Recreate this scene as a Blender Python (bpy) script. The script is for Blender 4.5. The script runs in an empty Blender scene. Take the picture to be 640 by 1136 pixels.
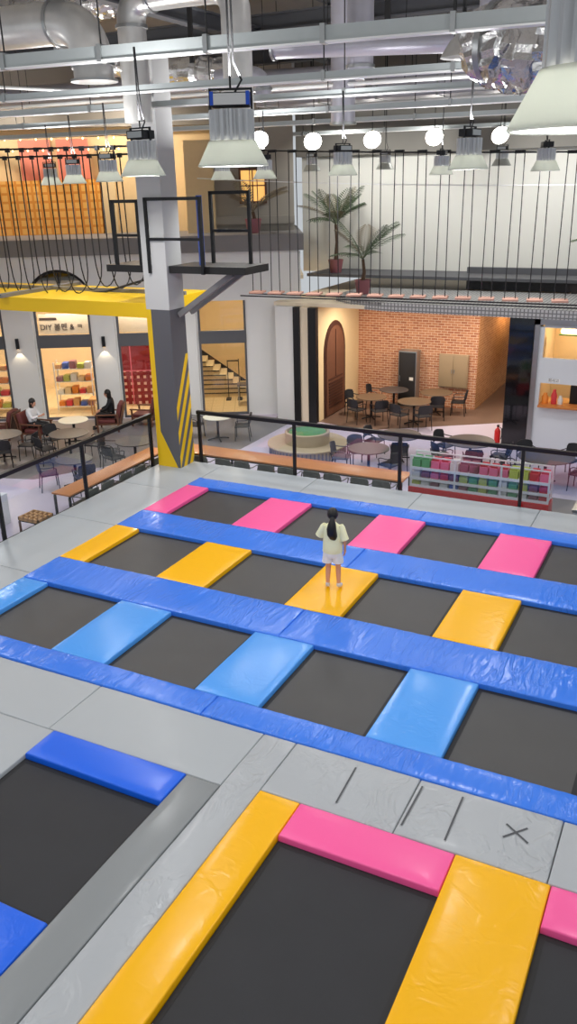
import bpy, bmesh, math, random
from mathutils import Vector, Matrix
random.seed(7)
SC = bpy.context.scene
COL = SC.collection
PI = math.pi
R = math.radians

# ------------------------------------------------------------------ camera
FPX, YAW, PITCH, ROLL, HC = 924.55, 0.47442132, 0.37337085, -0.02408858, 6.5
IW, IH = 640.0, 1136.0
FW = Vector((-math.sin(YAW) * math.cos(PITCH), math.cos(YAW) * math.cos(PITCH), -math.sin(PITCH)))
_r = Vector((math.cos(YAW), math.sin(YAW), 0)); _u = _r.cross(FW)
RT = math.cos(ROLL) * _r + math.sin(ROLL) * _u
UP = -math.sin(ROLL) * _r + math.cos(ROLL) * _u
CP = Vector((0, 0, HC))
def ray(x, y): return FW + RT * ((x - IW / 2) / FPX) - UP * ((y - IH / 2) / FPX)
def onz(x, y, z): d = ray(x, y); return CP + d * ((z - HC) / d.z)
def ony(x, y, Y): d = ray(x, y); return CP + d * (Y / d.y)
cam = bpy.data.cameras.new('camera'); co = bpy.data.objects.new('camera', cam); COL.objects.link(co)
co.matrix_world = Matrix(((RT.x, UP.x, -FW.x, 0), (RT.y, UP.y, -FW.y, 0), (RT.z, UP.z, -FW.z, HC), (0, 0, 0, 1)))
cam.sensor_fit = 'VERTICAL'; cam.sensor_height = 36; cam.lens = FPX / IH * 36; cam.clip_end = 200
SC.camera = co

# ------------------------------------------------------------------ materials
def srgb(c):
    return tuple((v / 255 / 12.92) if v / 255 <= .04045 else ((v / 255 + .055) / 1.055) ** 2.4 for v in c) + (1,)
MATS = {}
def mat(name, rgb, rough=.5, metal=0.0, coat=0.0, spec=.5, emit=0, noise=0, nscale=8, bump=0, bscale=40, trans=0, vary=None):
    m = bpy.data.materials.new(name); m.use_nodes = True
    nt = m.node_tree; b = nt.nodes['Principled BSDF']
    b.inputs['Base Color'].default_value = srgb(rgb)
    b.inputs['Roughness'].default_value = rough; b.inputs['Metallic'].default_value = metal
    b.inputs['Coat Weight'].default_value = coat; b.inputs['Coat Roughness'].default_value = .15
    b.inputs['Specular IOR Level'].default_value = spec
    if trans: b.inputs['Transmission Weight'].default_value = trans
    if emit:
        b.inputs['Emission Color'].default_value = srgb(rgb); b.inputs['Emission Strength'].default_value = emit
    tc = nt.nodes.new('ShaderNodeTexCoord')
    if noise:
        n = nt.nodes.new('ShaderNodeTexNoise'); n.inputs['Scale'].default_value = nscale; n.inputs['Detail'].default_value = 5
        nt.links.new(tc.outputs['Object'], n.inputs['Vector'])
        mx = nt.nodes.new('ShaderNodeMix'); mx.data_type = 'RGBA'
        c = srgb(rgb); lo = tuple(v * (1 - noise) for v in c[:3]) + (1,); hi = tuple(min(1, v * (1 + noise)) for v in c[:3]) + (1,)
        mx.inputs[6].default_value = lo; mx.inputs[7].default_value = hi
        nt.links.new(n.outputs['Fac'], mx.inputs[0]); nt.links.new(mx.outputs[2], b.inputs['Base Color'])
    if bump:
        n = nt.nodes.new('ShaderNodeTexNoise'); n.inputs['Scale'].default_value = bscale; n.inputs['Detail'].default_value = 4
        nt.links.new(tc.outputs['Object'], n.inputs['Vector'])
        bp = nt.nodes.new('ShaderNodeBump'); bp.inputs['Strength'].default_value = bump; bp.inputs['Distance'].default_value = .02
        nt.links.new(n.outputs['Fac'], bp.inputs['Height']); nt.links.new(bp.outputs['Normal'], b.inputs['Normal'])
    MATS[name] = m
    return m

def vinyl(name, rgb, rough=.28, sx=3.0, sy=1.0, amt=.35, coat=.1, fine=.15):
    """padded vinyl: ridged creases, stretched one way, a different patch on every mat"""
    m = mat(name, rgb, rough, coat=coat, spec=.42)
    nt = m.node_tree; b = nt.nodes['Principled BSDF']; L = nt.links.new
    tc = nt.nodes.new('ShaderNodeTexCoord'); oi = nt.nodes.new('ShaderNodeObjectInfo')
    mp = nt.nodes.new('ShaderNodeMapping'); mp.inputs['Scale'].default_value = (sx, sy, 1)
    L(tc.outputs['Object'], mp.inputs['Vector'])
    rnd = nt.nodes.new('ShaderNodeMath'); rnd.operation = 'MULTIPLY'; rnd.inputs[1].default_value = 37
    L(oi.outputs['Random'], rnd.inputs[0])
    n1 = nt.nodes.new('ShaderNodeTexNoise'); n1.noise_dimensions = '4D'; n1.inputs['Scale'].default_value = 1.6
    n1.inputs['Detail'].default_value = 3; n1.inputs['Distortion'].default_value = .9
    L(mp.outputs['Vector'], n1.inputs['Vector']); L(rnd.outputs[0], n1.inputs['W'])
    a = nt.nodes.new('ShaderNodeMath'); a.operation = 'SUBTRACT'; a.inputs[1].default_value = .5; L(n1.outputs['Fac'], a.inputs[0])
    ab = nt.nodes.new('ShaderNodeMath'); ab.operation = 'ABSOLUTE'; L(a.outputs[0], ab.inputs[0])
    rg = nt.nodes.new('ShaderNodeMapRange'); rg.inputs[1].default_value = 0; rg.inputs[2].default_value = .09; rg.inputs[3].default_value = 1; rg.inputs[4].default_value = 0
    rg.interpolation_type = 'SMOOTHSTEP'; L(ab.outputs[0], rg.inputs[0])
    # creases come in patches
    n2 = nt.nodes.new('ShaderNodeTexNoise'); n2.noise_dimensions = '4D'; n2.inputs['Scale'].default_value = 1.1; n2.inputs['Detail'].default_value = 1
    L(tc.outputs['Object'], n2.inputs['Vector']); L(rnd.outputs[0], n2.inputs['W'])
    rp = nt.nodes.new('ShaderNodeMapRange'); rp.inputs[1].default_value = .42; rp.inputs[2].default_value = .68; L(n2.outputs['Fac'], rp.inputs[0])
    mu = nt.nodes.new('ShaderNodeMath'); mu.operation = 'MULTIPLY'; L(rg.outputs[0], mu.inputs[0]); L(rp.outputs[0], mu.inputs[1])
    n3 = nt.nodes.new('ShaderNodeTexNoise'); n3.noise_dimensions = '4D'; n3.inputs['Scale'].default_value = 2.2; n3.inputs['Detail'].default_value = 2
    L(mp.outputs['Vector'], n3.inputs['Vector']); L(rnd.outputs[0], n3.inputs['W'])
    s3 = nt.nodes.new('ShaderNodeMath'); s3.operation = 'MULTIPLY'; s3.inputs[1].default_value = 1.2; L(n3.outputs['Fac'], s3.inputs[0])
    ad = nt.nodes.new('ShaderNodeMath'); ad.operation = 'ADD'; L(mu.outputs[0], ad.inputs[0]); L(s3.outputs[0], ad.inputs[1])
    bp = nt.nodes.new('ShaderNodeBump'); bp.inputs['Strength'].default_value = amt; bp.inputs['Distance'].default_value = .02
    L(ad.outputs[0], bp.inputs['Height']); L(bp.outputs['Normal'], b.inputs['Normal']); L(bp.outputs['Normal'], b.inputs['Coat Normal'])
    return m

def brickmat(name, c1, c2, mortar, sx=1.0, scale=4.2, rotx=True):
    m = mat(name, c1, .85); nt = m.node_tree; b = nt.nodes['Principled BSDF']; L = nt.links.new
    tc = nt.nodes.new('ShaderNodeTexCoord'); mp = nt.nodes.new('ShaderNodeMapping')
    mp.inputs['Rotation'].default_value = (R(-90), 0, 0) if rotx else (R(-90), 0, R(0))
    L(tc.outputs['Object'], mp.inputs['Vector'])
    br = nt.nodes.new('ShaderNodeTexBrick'); br.inputs['Scale'].default_value = scale
    br.inputs['Color1'].default_value = srgb(c1); br.inputs['Color2'].default_value = srgb(c2); br.inputs['Mortar'].default_value = srgb(mortar)
    br.inputs['Mortar Size'].default_value = .028; br.inputs['Brick Width'].default_value = .95; br.inputs['Row Height'].default_value = .36; br.inputs['Bias'].default_value = -.1
    if not rotx:
        sp = nt.nodes.new('ShaderNodeSeparateXYZ'); cb = nt.nodes.new('ShaderNodeCombineXYZ')
        L(tc.outputs['Object'], sp.inputs[0]); L(sp.outputs['Y'], cb.inputs['X']); L(sp.outputs['Z'], cb.inputs['Y']); L(cb.outputs[0], br.inputs['Vector'])
    else:
        sp = nt.nodes.new('ShaderNodeSeparateXYZ'); cb = nt.nodes.new('ShaderNodeCombineXYZ')
        L(tc.outputs['Object'], sp.inputs[0]); L(sp.outputs['X'], cb.inputs['X']); L(sp.outputs['Z'], cb.inputs['Y']); L(cb.outputs[0], br.inputs['Vector'])
    L(br.outputs['Color'], b.inputs['Base Color'])
    bp = nt.nodes.new('ShaderNodeBump'); bp.inputs['Strength'].default_value = .5; bp.inputs['Distance'].default_value = .01; bp.invert = True
    L(br.outputs['Fac'], bp.inputs['Height']); L(bp.outputs['Normal'], b.inputs['Normal'])
    return m

def gridmat(name, ca, cb_, scale, lw, axes='XY', rough=.5, metal=0):
    """thin lines of cb_ on ca, from object coordinates"""
    m = mat(name, ca, rough, metal); nt = m.node_tree; b = nt.nodes['Principled BSDF']; L = nt.links.new
    tc = nt.nodes.new('ShaderNodeTexCoord'); sp = nt.nodes.new('ShaderNodeSeparateXYZ'); L(tc.outputs['Object'], sp.inputs[0])
    outs = []
    for ax in axes:
        k = nt.nodes.new('ShaderNodeMath'); k.operation = 'MULTIPLY'; k.inputs[1].default_value = scale; L(sp.outputs[ax], k.inputs[0])
        f = nt.nodes.new('ShaderNodeMath'); f.operation = 'FRACT'; L(k.outputs[0], f.inputs[0])
        l = nt.nodes.new('ShaderNodeMath'); l.operation = 'LESS_THAN'; l.inputs[1].default_value = lw; L(f.outputs[0], l.inputs[0])
        outs.append(l)
    if len(outs) == 2:
        mx = nt.nodes.new('ShaderNodeMath'); mx.operation = 'MAXIMUM'; L(outs[0].outputs[0], mx.inputs[0]); L(outs[1].outputs[0], mx.inputs[1]); o = mx
    else: o = outs[0]
    mm = nt.nodes.new('ShaderNodeMix'); mm.data_type = 'RGBA'; mm.inputs[6].default_value = srgb(ca); mm.inputs[7].default_value = srgb(cb_)
    L(o.outputs[0], mm.inputs[0]); L(mm.outputs[2], b.inputs['Base Color'])
    return m

def glassmat(name, tint=(235, 242, 245), gloss=.05):
    m = bpy.data.materials.new(name); m.use_nodes = True; nt = m.node_tree; nt.nodes.clear(); L = nt.links.new
    o = nt.nodes.new('ShaderNodeOutputMaterial'); t = nt.nodes.new('ShaderNodeBsdfTransparent'); t.inputs[0].default_value = srgb(tint)
    g = nt.nodes.new('ShaderNodeBsdfGlossy'); g.inputs['Roughness'].default_value = .03
    mx = nt.nodes.new('ShaderNodeMixShader'); mx.inputs[0].default_value = gloss; L(t.outputs[0], mx.inputs[1]); L(g.outputs[0], mx.inputs[2]); L(mx.outputs[0], o.inputs[0])
    MATS[name] = m; return m

vinyl('blue', (58, 125, 236), .24, 3.6, .9, .6)
vinyl('blue_deep', (20, 100, 232), .33, 2, 2, .12)
vinyl('sky', (84, 162, 246), .22, 1.6, 2.2, .13)
vinyl('yellow', (255, 188, 0), .27, 1.2, 1.6, .1)
vinyl('pink', (255, 96, 164), .34, 1.6, 1.6, .1)
vinyl('grey_vinyl', (174, 178, 182), .32, 1.8, 1.3, .55)
vinyl('grey_mat', (173, 178, 182), .45, .7, .7, .08, coat=.05)
vinyl('grey_dark', (134, 138, 140), .4, 1, .5, .08, coat=.1)
def meshmat():
    m = mat('bed', (70, 69, 69), .5, spec=.5, noise=.16, nscale=1.7, bump=.12, bscale=420); return m
meshmat()
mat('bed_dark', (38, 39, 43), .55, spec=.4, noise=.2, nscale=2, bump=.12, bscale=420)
mat('webbing', (22, 23, 26), .6)
mat('mark', (84, 86, 90), .7)
mat('deck', (60, 62, 66), .8)
mat('black_metal', (20, 20, 23), .4, .2)
mat('chair_black', (30, 30, 34), .5)
mat('chair_olive', (110, 108, 92), .6)
mat('chair_blue', (34, 44, 84), .45)
mat('chair_grey', (92, 88, 96), .5)
mat('table_dark', (74, 67, 64), .42)
mat('table_brown', (102, 82, 62), .4)
mat('table_cream', (236, 230, 208), .4)
mat('counter_wood', (206, 128, 66), .35, noise=.15, nscale=3)
mat('wood_chair', (104, 66, 48), .5, noise=.2)
mat('maroon', (104, 50, 48), .6)
mat('steel', (176, 178, 178), .32, .9, noise=.08)
mat('strut', (176, 182, 182), .42, .3, noise=.05)
mat('duct', (206, 204, 200), .34, .55, noise=.18, nscale=3, bump=.15, bscale=3)
mat('foil', (216, 214, 212), .2, .95, bump=1.0, bscale=9)
mat('duct_violet', (186, 184, 194), .4, .4, noise=.1, nscale=4)
mat('beam_dark', (92, 93, 97), .6, .3)
mat('ceiling', (150, 147, 142), .9, noise=.22, nscale=.6, bump=.3, bscale=6)
mat('shade', (206, 208, 202), .35, .15, spec=.5)
mat('shade_in', (250, 250, 245), .3, .2)
mat('bulb', (255, 250, 235), .4, emit=3)
mat('flood', (255, 250, 240), .4, emit=14)
mat('fin', (214, 216, 218), .35, .35)
mat('driver', (36, 37, 40), .5, .2)
mat('driver_blue', (30, 90, 220), .4)
mat('cable', (26, 26, 28), .6)
mat('white_paint', (232, 232, 230), .6, noise=.03, nscale=2)
mat('white_cool', (222, 226, 230), .5)
mat('white_wall', (240, 239, 232), .8, noise=.03, nscale=1)
mat('bulkhead', (140, 137, 131), .85, noise=.06, nscale=1)
mat('grey_wall', (168, 162, 152), .8)
mat('cream', (232, 206, 160), .75, noise=.04)
mat('cream_light', (238, 222, 196), .75)
mat('tan', (214, 160, 98), .7)
mat('facade_grey', (92, 93, 98), .6)
mat('slab_grey', (130, 128, 128), .7)
mat('col_grey', (98, 98, 102), .55)
mat('col_yellow', (250, 204, 22), .5)
mat('col_white', (206, 206, 204), .7, noise=.04, nscale=1.5)
mat('yellow_deck', (252, 206, 20), .45)
mat('arch_dark', (64, 34, 26), .45)
mat('cabinet_dark', (58, 56, 56), .3, .4)
mat('panel_beige', (164, 142, 112), .5)
mat('black_gloss', (10, 11, 16), .06, coat=.6)
mat('floor_cafe', (206, 195, 212), .35, noise=.04, nscale=1)
mat('floor_wood', (118, 94, 80), .42, noise=.1, nscale=2)
mat('floor_dark', (124, 118, 118), .4, noise=.06, nscale=1.5)
mat('planter_tan', (190, 172, 142), .7, noise=.06)
mat('planter_rib', (142, 134, 128), .7)
mat('planter_green', (96, 150, 92), .8, noise=.3, nscale=9)
mat('red', (206, 26, 22), .35)
mat('red_shop', (150, 22, 34), .5)
mat('white_plain', (240, 240, 238), .5)
mat('text_dark', (70, 50, 40), .6)
mat('orange_lit', (236, 140, 48), .6)
mat('rope', (34, 33, 36), .8)
mat('plank', (206, 158, 140), .6)
mat('skin', (216, 160, 132), .5)
mat('hair', (16, 13, 13), .42)
mat('shirt_yellow', (252, 250, 206), .8)
mat('shorts_white', (244, 244, 244), .8)
mat('sock', (206, 208, 218), .8)
mat('sock_dark', (70, 66, 72), .8)
mat('cloth_white', (226, 226, 230), .8)
mat('cloth_black', (22, 22, 26), .75)
mat('leaf', (78, 96, 66), .6)
mat('leaf_dry', (128, 118, 98), .7)
mat('trunk', (92, 72, 56), .9)
mat('win_warm', (255, 196, 110), .5, emit=.9)
mat('string_bulb', (255, 214, 150), .5, emit=5)
mat('lamp_warm', (255, 206, 140), .5, emit=4)
mat('stair', (206, 186, 148), .6)
mat('iron', (28, 26, 26), .5)
mat('snack_green', (110, 176, 120), .4); mat('snack_pink', (236, 120, 150), .4); mat('snack_brown', (150, 92, 98), .4)
mat('snack_lime', (196, 204, 92), .4); mat('snack_red', (214, 60, 66), .4); mat('snack_orange', (236, 140, 50), .4)
mat('snack_blue', (70, 100, 190), .4); mat('snack_white', (232, 228, 220), .4)
glassmat('glass', (240, 244, 248)); glassmat('glass_shop', (250, 248, 244))
def shademat():
    m = bpy.data.materials.new('shade'); m.use_nodes = True; nt = m.node_tree; nt.nodes.clear(); L = nt.links.new
    o = nt.nodes.new('ShaderNodeOutputMaterial'); d = nt.nodes.new('ShaderNodeBsdfDiffuse'); d.inputs[0].default_value = srgb((196, 198, 194))
    t = nt.nodes.new('ShaderNodeBsdfTranslucent'); t.inputs[0].default_value = srgb((236, 238, 228)); g = nt.nodes.new('ShaderNodeBsdfGlossy'); g.inputs['Roughness'].default_value = .3
    a = nt.nodes.new('ShaderNodeMixShader'); a.inputs[0].default_value = .28; b = nt.nodes.new('ShaderNodeMixShader'); b.inputs[0].default_value = .08
    L(d.outputs[0], a.inputs[1]); L(t.outputs[0], a.inputs[2]); L(a.outputs[0], b.inputs[1]); L(g.outputs[0], b.inputs[2]); L(b.outputs[0], o.inputs[0]); MATS['shade'] = m
shademat()
brickmat('brick', (200, 140, 104), (170, 104, 74), (236, 216, 188))
brickmat('brick_side', (196, 136, 84), (176, 112, 64), (220, 176, 122), rotx=False)
gridmat('orange_panel', (244, 186, 96), (226, 146, 52), 3.6, .3, 'XZ', .5)
gridmat('tile_cream', (226, 202, 156), (196, 170, 124), 2.4, .06, 'XY', .35)
gridmat('mesh_metal', (206, 206, 206), (120, 120, 122), 9, .3, 'XY', .5, .3)
gridmat('mesh_side', (198, 198, 198), (126, 126, 128), 9, .3, 'XZ', .5, .3)
gridmat('duct_ring', (190, 188, 184), (140, 138, 134), 2.2, .04, 'X', .32, .8)
def dotmat(name, bg, fg, scale):
    m = mat(name, bg, .5); nt = m.node_tree; b = nt.nodes['Principled BSDF']; L = nt.links.new
    tc = nt.nodes.new('ShaderNodeTexCoord'); sp = nt.nodes.new('ShaderNodeSeparateXYZ'); L(tc.outputs['Object'], sp.inputs[0]); sq = []
    for ax in 'XZ':
        k = nt.nodes.new('ShaderNodeMath'); k.operation = 'MULTIPLY'; k.inputs[1].default_value = scale; L(sp.outputs[ax], k.inputs[0])
        f = nt.nodes.new('ShaderNodeMath'); f.operation = 'FRACT'; L(k.outputs[0], f.inputs[0])
        l = nt.nodes.new('ShaderNodeMath'); l.operation = 'LESS_THAN'; l.inputs[1].default_value = .42; L(f.outputs[0], l.inputs[0]); sq.append(l)
    mu = nt.nodes.new('ShaderNodeMath'); mu.operation = 'MULTIPLY'; L(sq[0].outputs[0], mu.inputs[0]); L(sq[1].outputs[0], mu.inputs[1])
    mm = nt.nodes.new('ShaderNodeMix'); mm.data_type = 'RGBA'; mm.inputs[6].default_value = srgb(bg); mm.inputs[7].default_value = srgb(fg)
    L(mu.outputs[0], mm.inputs[0]); L(mm.outputs[2], b.inputs['Base Color']); return m
dotmat('red_dots', (140, 20, 32), (238, 206, 196), 4.2)

# ------------------------------------------------------------------ mesh builder
class MB:
    def __init__(s): s.v = []; s.f = []; s.mi = []; s.m = 0
    def add(s, vs, fs):
        b = len(s.v); s.v += [Vector(p) for p in vs]
        for f in fs: s.f.append([b + i for i in f]); s.mi.append(s.m)
        return s
    def box(s, a, b, mtx=None, bev=0):
        (x0, y0, z0), (x1, y1, z1) = a, b
        if x0 > x1: x0, x1 = x1, x0
        if y0 > y1: y0, y1 = y1, y0
        if z0 > z1: z0, z1 = z1, z0
        if bev > 0:
            bm = bmesh.new(); bmesh.ops.create_cube(bm, size=1)
            for v in bm.verts: v.co = Vector((x0 + (v.co.x + .5) * (x1 - x0), y0 + (v.co.y + .5) * (y1 - y0), z0 + (v.co.z + .5) * (z1 - z0)))
            bmesh.ops.bevel(bm, geom=bm.edges[:], offset=bev, segments=2, profile=.6, affect='EDGES')
            bm.verts.index_update()
            vs = [v.co.copy() for v in bm.verts]; fs = [[v.index for v in f.verts] for f in bm.faces]; bm.free()
        else:
            vs = [Vector(p) for p in ((x0, y0, z0), (x1, y0, z0), (x1, y1, z0), (x0, y1, z0), (x0, y0, z1), (x1, y0, z1), (x1, y1, z1), (x0, y1, z1))]
            fs = [(0, 3, 2, 1), (4, 5, 6, 7), (0, 1, 5, 4), (1, 2, 6, 5), (2, 3, 7, 6), (3, 0, 4, 7)]
        if mtx: vs = [mtx @ v for v in vs]
        return s.add(vs, fs)
    def bar(s, p, q, w, h=None):
        """rectangular bar from p to q"""
        p, q = Vector(p), Vector(q); h = h or w; d = q - p; L = d.length
        M = Matrix.Translation(p) @ d.to_track_quat('Z', 'Y').to_matrix().to_4x4()
        return s.box((-w / 2, -h / 2, 0), (w / 2, h / 2, L), M)
    def tube(s, pts, r, n=8, cap=True, closed=False):
        pts = [Vector(p) for p in pts]; N = len(pts)
        rs = r if isinstance(r, (list, tuple)) else [r] * N
        vs, fs = [], []; pre = None
        for i, p in enumerate(pts):
            if closed: t = pts[(i + 1) % N] - pts[i - 1]
            else: t = (pts[min(i + 1, N - 1)] - pts[max(i - 1, 0)])
            t.normalize()
            if pre is None:
                a = Vector((0, 0, 1)) if abs(t.z) < .9 else Vector((1, 0, 0)); x = a.cross(t).normalized()
            else:
                x = pre - t * pre.dot(t)
                x = x.normalized() if x.length > 1e-6 else Vector((1, 0, 0))
            pre = x; y = t.cross(x)
            for k in range(n):
                a = 2 * PI * k / n; vs.append(p + (x * math.cos(a) + y * math.sin(a)) * rs[i])
        for i in range(N if closed else N - 1):
            j = (i + 1) % N
            for k in range(n):
                k2 = (k + 1) % n; fs.append((i * n + k, i * n + k2, j * n + k2, j * n + k))
        if cap and not closed:
            fs.append(tuple(range(n))[::-1]); fs.append(tuple((N - 1) * n + k for k in range(n)))
        return s.add(vs, fs)
    def lathe(s, prof, c=(0, 0, 0), n=24, cap=True):
        """prof: list of (r, z)"""
        vs, fs = [], []; N = len(prof)
        for r, z in prof:
            for k in range(n):
                a = 2 * PI * k / n; vs.append((c[0] + r * math.cos(a), c[1] + r * math.sin(a), c[2] + z))
        for i in range(N - 1):
            for k in range(n):
                k2 = (k + 1) % n; fs.append((i * n + k, i * n + k2, (i + 1) * n + k2, (i + 1) * n + k))
        if cap:
            if prof[0][0] > 0: fs.append(tuple(range(n))[::-1])
            if prof[-1][0] > 0: fs.append(tuple((N - 1) * n + k for k in range(n)))
        return s.add(vs, fs)
    def loft(s, rings, n=16, cap=True):
        """rings: (cx, cy, cz, rx, ry)"""
        vs, fs = [], []
        for cx, cy, cz, rx, ry in rings:
            for k in range(n):
                a = 2 * PI * k / n; vs.append((cx + rx * math.cos(a), cy + ry * math.sin(a), cz))
        for i in range(len(rings) - 1):
            for k in range(n):
                k2 = (k + 1) % n; fs.append((i * n + k, i * n + k2, (i + 1) * n + k2, (i + 1) * n + k))
        if cap:
            fs.append(tuple(range(n))[::-1]); fs.append(tuple((len(rings) - 1) * n + k for k in range(n)))
        return s.add(vs, fs)
    def prism(s, poly, d, axis='y'):
        """extrude a polygon [(a, b)] by d = (d0, d1): axis y -> points (a, d, b); x -> (d, a, b); z -> (a, b, d)"""
        f = {'y': lambda a, b, t: (a, t, b), 'x': lambda a, b, t: (t, a, b), 'z': lambda a, b, t: (a, b, t)}[axis]
        n = len(poly); vs = [f(a, b, d[0]) for a, b in poly] + [f(a, b, d[1]) for a, b in poly]
        fs = [tuple(range(n)), tuple(range(n, 2 * n))[::-1]] + [(i, i + n, (i + 1) % n + n, (i + 1) % n) for i in range(n)]
        return s.add(vs, fs)
    def build(s, name, m, parent=None, loc=(0, 0, 0), rz=0, smooth=True, ang=35):
        me = bpy.data.meshes.new(name)
        me.from_pydata([tuple(v) for v in s.v], [], s.f)
        for x in (m if isinstance(m, (list, tuple)) else [m]): me.materials.append(MATS[x])
        bm = bmesh.new(); bm.from_mesh(me)
        for f, k in zip(bm.faces, s.mi): f.material_index = k
        bmesh.ops.recalc_face_normals(bm, faces=bm.faces[:]); bm.to_mesh(me); bm.free()
        if smooth:
            for p in me.polygons: p.use_smooth = True
            me.set_sharp_from_angle(angle=R(ang))
        o = bpy.data.objects.new(name, me); COL.objects.link(o)
        o.location = loc; o.rotation_euler = (0, 0, rz)
        if parent: o.parent = parent
        return o
def tag(o, label=None, cat=None, group=None, kind=None):
    if label: o['label'] = label
    if cat: o['category'] = cat
    if group: o['group'] = group
    if kind: o['kind'] = kind
    return o
def thing(name, label, cat, loc, rz=0, group=None):
    o = bpy.data.objects.new(name, None); COL.objects.link(o); o.empty_display_size = .1
    o.location = loc; o.rotation_euler = (0, 0, rz); return tag(o, label, cat, group)
KIDS = {}
def dup(root, loc, rz, label=None, group=None):
    r = root.copy(); COL.objects.link(r); r.location = loc; r.rotation_euler = (0, 0, rz)
    if label: r['label'] = label
    if group: r['group'] = group
    for ch in KIDSOF(root):
        c = ch.copy(); COL.objects.link(c); c.parent = r
        for g in KIDSOF(ch):
            d = g.copy(); COL.objects.link(d); d.parent = c
    return r
def KIDSOF(o):
    if o.name not in KIDS: KIDS[o.name] = list(o.children)
    return KIDS[o.name]
def struct(name, mb, m, loc=(0, 0, 0), rz=0, **k):
    o = mb.build(name, m, None, loc, rz, **k); o['kind'] = 'structure'; return o
def text_mesh(name, body, size, m, parent, loc, rot, ext=.004):
    cu = bpy.data.curves.new(name, 'FONT'); cu.body = body; cu.size = size; cu.extrude = ext; cu.align_x = 'LEFT'
    t = bpy.data.objects.new(name, cu); COL.objects.link(t)
    bpy.context.view_layer.update()
    me = bpy.data.meshes.new_from_object(t.evaluated_get(bpy.context.evaluated_depsgraph_get()))
    bpy.data.objects.remove(t); me.name = name
    me.materials.clear(); me.materials.append(MATS[m])
    o = bpy.data.objects.new(name, me); COL.objects.link(o); o.parent = parent; o.location = loc; o.rotation_euler = rot
    return o

# ================================================================== SETTING
ZF = -.9                                   # cafe floor; mats' top is z = 0
struct('floor', MB().box((-45, -8, ZF - .2), (14, 48, ZF)), 'floor_cafe')
struct('floor_platform', MB().box((-12.24, -3, ZF), (5, 17.08, -.10)), 'deck')
def zone(name, pix, m, z, pts=None):
    P = pts or [onz(x, y, ZF) for x, y in pix]
    mb = MB(); mb.prism([(p[0], p[1]) for p in P], (ZF + .0005, ZF + z), 'z'); return struct(name, mb, m, smooth=False)
zone('floor_wood_zone', None, 'floor_wood', .006, [(-13, 24.6), (-11.3, 24.6), (-9.6, 24.2), (-5.4, 27.0), (-5.2, 36), (-13, 36)])
zone('floor_dark_zone', None, 'floor_dark', .004, [(-26, 13.5), (-16.2, 16.2), (-14.0, 19.6), (-12.3, 20.9), (-12.25, 24.5), (-14, 24.6), (-26, 18.0)])
zone('floor_grey_zone', None, 'floor_dark', .005, [(-4.6, 18.2), (4, 18.2), (4, 20.3), (-4.2, 20.3)])
struct('ceiling', MB().box((-45, -8, 11.2), (14, 48, 11.3)), 'ceiling')

# --- mats on the platform ------------------------------------------------------------
def pad_mb(w, d, h, r=.02, bulge=.012, pucker=.004, seed=0):
    rnd = random.Random(seed)
    nx = max(4, int(w / .12)); ny = max(4, int(d / .12))
    ins = [0, .25, .6, 1.0]
    def coords(L, n):
        e = [i * r for i in ins]
        mid = [r + (L - 2 * r) * i / n for i in range(1, n)]
        return e + mid + [L - i * r for i in reversed(ins)]
    xs, ys = coords(w, nx), coords(d, ny)
    ph = [rnd.uniform(0, 6) for _ in range(4)]
    def drop(t, L):
        e = min(t, L - t)
        return 0 if e >= r else r - math.sqrt(max(0, r * r - (r - e) ** 2))
    mb = MB(); NX, NY = len(xs), len(ys); vs = []; fs = []
    for j, y in enumerate(ys):
        for i, x in enumerate(xs):
            u, v = x / w, y / d
            z = h - drop(x, w) - drop(y, d) + bulge * (4 * u * (1 - u)) ** .5 * (4 * v * (1 - v)) ** .5
            e = min(y, d - y); e2 = min(x, w - x)
            z += pucker * math.sin(x * 21 + ph[0]) * math.exp(-e / .08) * (e > .005) + pucker * math.sin(y * 19 + ph[1]) * math.exp(-e2 / .08) * (e2 > .005)
            z += .004 * math.sin(x * 2.3 + ph[2]) * math.sin(y * 3.1 + ph[3])
            z = max(z, h * .35)
            vs.append((x, y, z))
    for j in range(NY - 1):
        for i in range(NX - 1): a = j * NX + i; fs.append((a, a + 1, a + NX + 1, a + NX))
    rim = [i for i in range(NX)] + [j * NX + NX - 1 for j in range(1, NY)] + [(NY - 1) * NX + i for i in range(NX - 2, -1, -1)] + [j * NX for j in range(NY - 2, 0, -1)]
    b = len(vs); vs += [(vs[i][0], vs[i][1], 0) for i in rim]; n = len(rim)
    for k in range(n): k2 = (k + 1) % n; fs.append((rim[k2], rim[k], b + k, b + k2))
    fs.append(tuple(b + k for k in range(n)))
    mb.add(vs, fs); return mb
G = .004; SEED = [0]
def mat_thing(name, x0, x1, y0, y1, m, label, cat, group, top=0.0, bulge=.012, r=.018, pucker=.003):
    bulge *= .5
    SEED[0] += 1
    mb = pad_mb(x1 - x0 - 2 * G, y1 - y0 - 2 * G, .1 + top, r, bulge, pucker, SEED[0])
    return tag(mb.build(name, m, None, (x0 + G, y0 + G, -.10), ang=60), label, cat, group)
XP = [(-10.57, -9.98), (-8.35, -7.33), (-5.76, -4.74), (-3.21, -2.21), (-.64, .4)]
XB = [(-9.98, -8.35), (-7.33, -5.76), (-4.74, -3.21), (-2.21, -.64)]
ROWS = [('pink', 13.64, 15.40), ('yellow', 10.95, 12.70), ('sky', 8.20, 9.97)]
BANDS = [(15.40, 15.95), (12.70, 13.64), (9.97, 10.95), (7.73, 8.20)]
rowname = {'pink': 'far row of pink pads', 'yellow': 'middle row of yellow pads', 'sky': 'nearer row of sky blue pads'}
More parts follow.
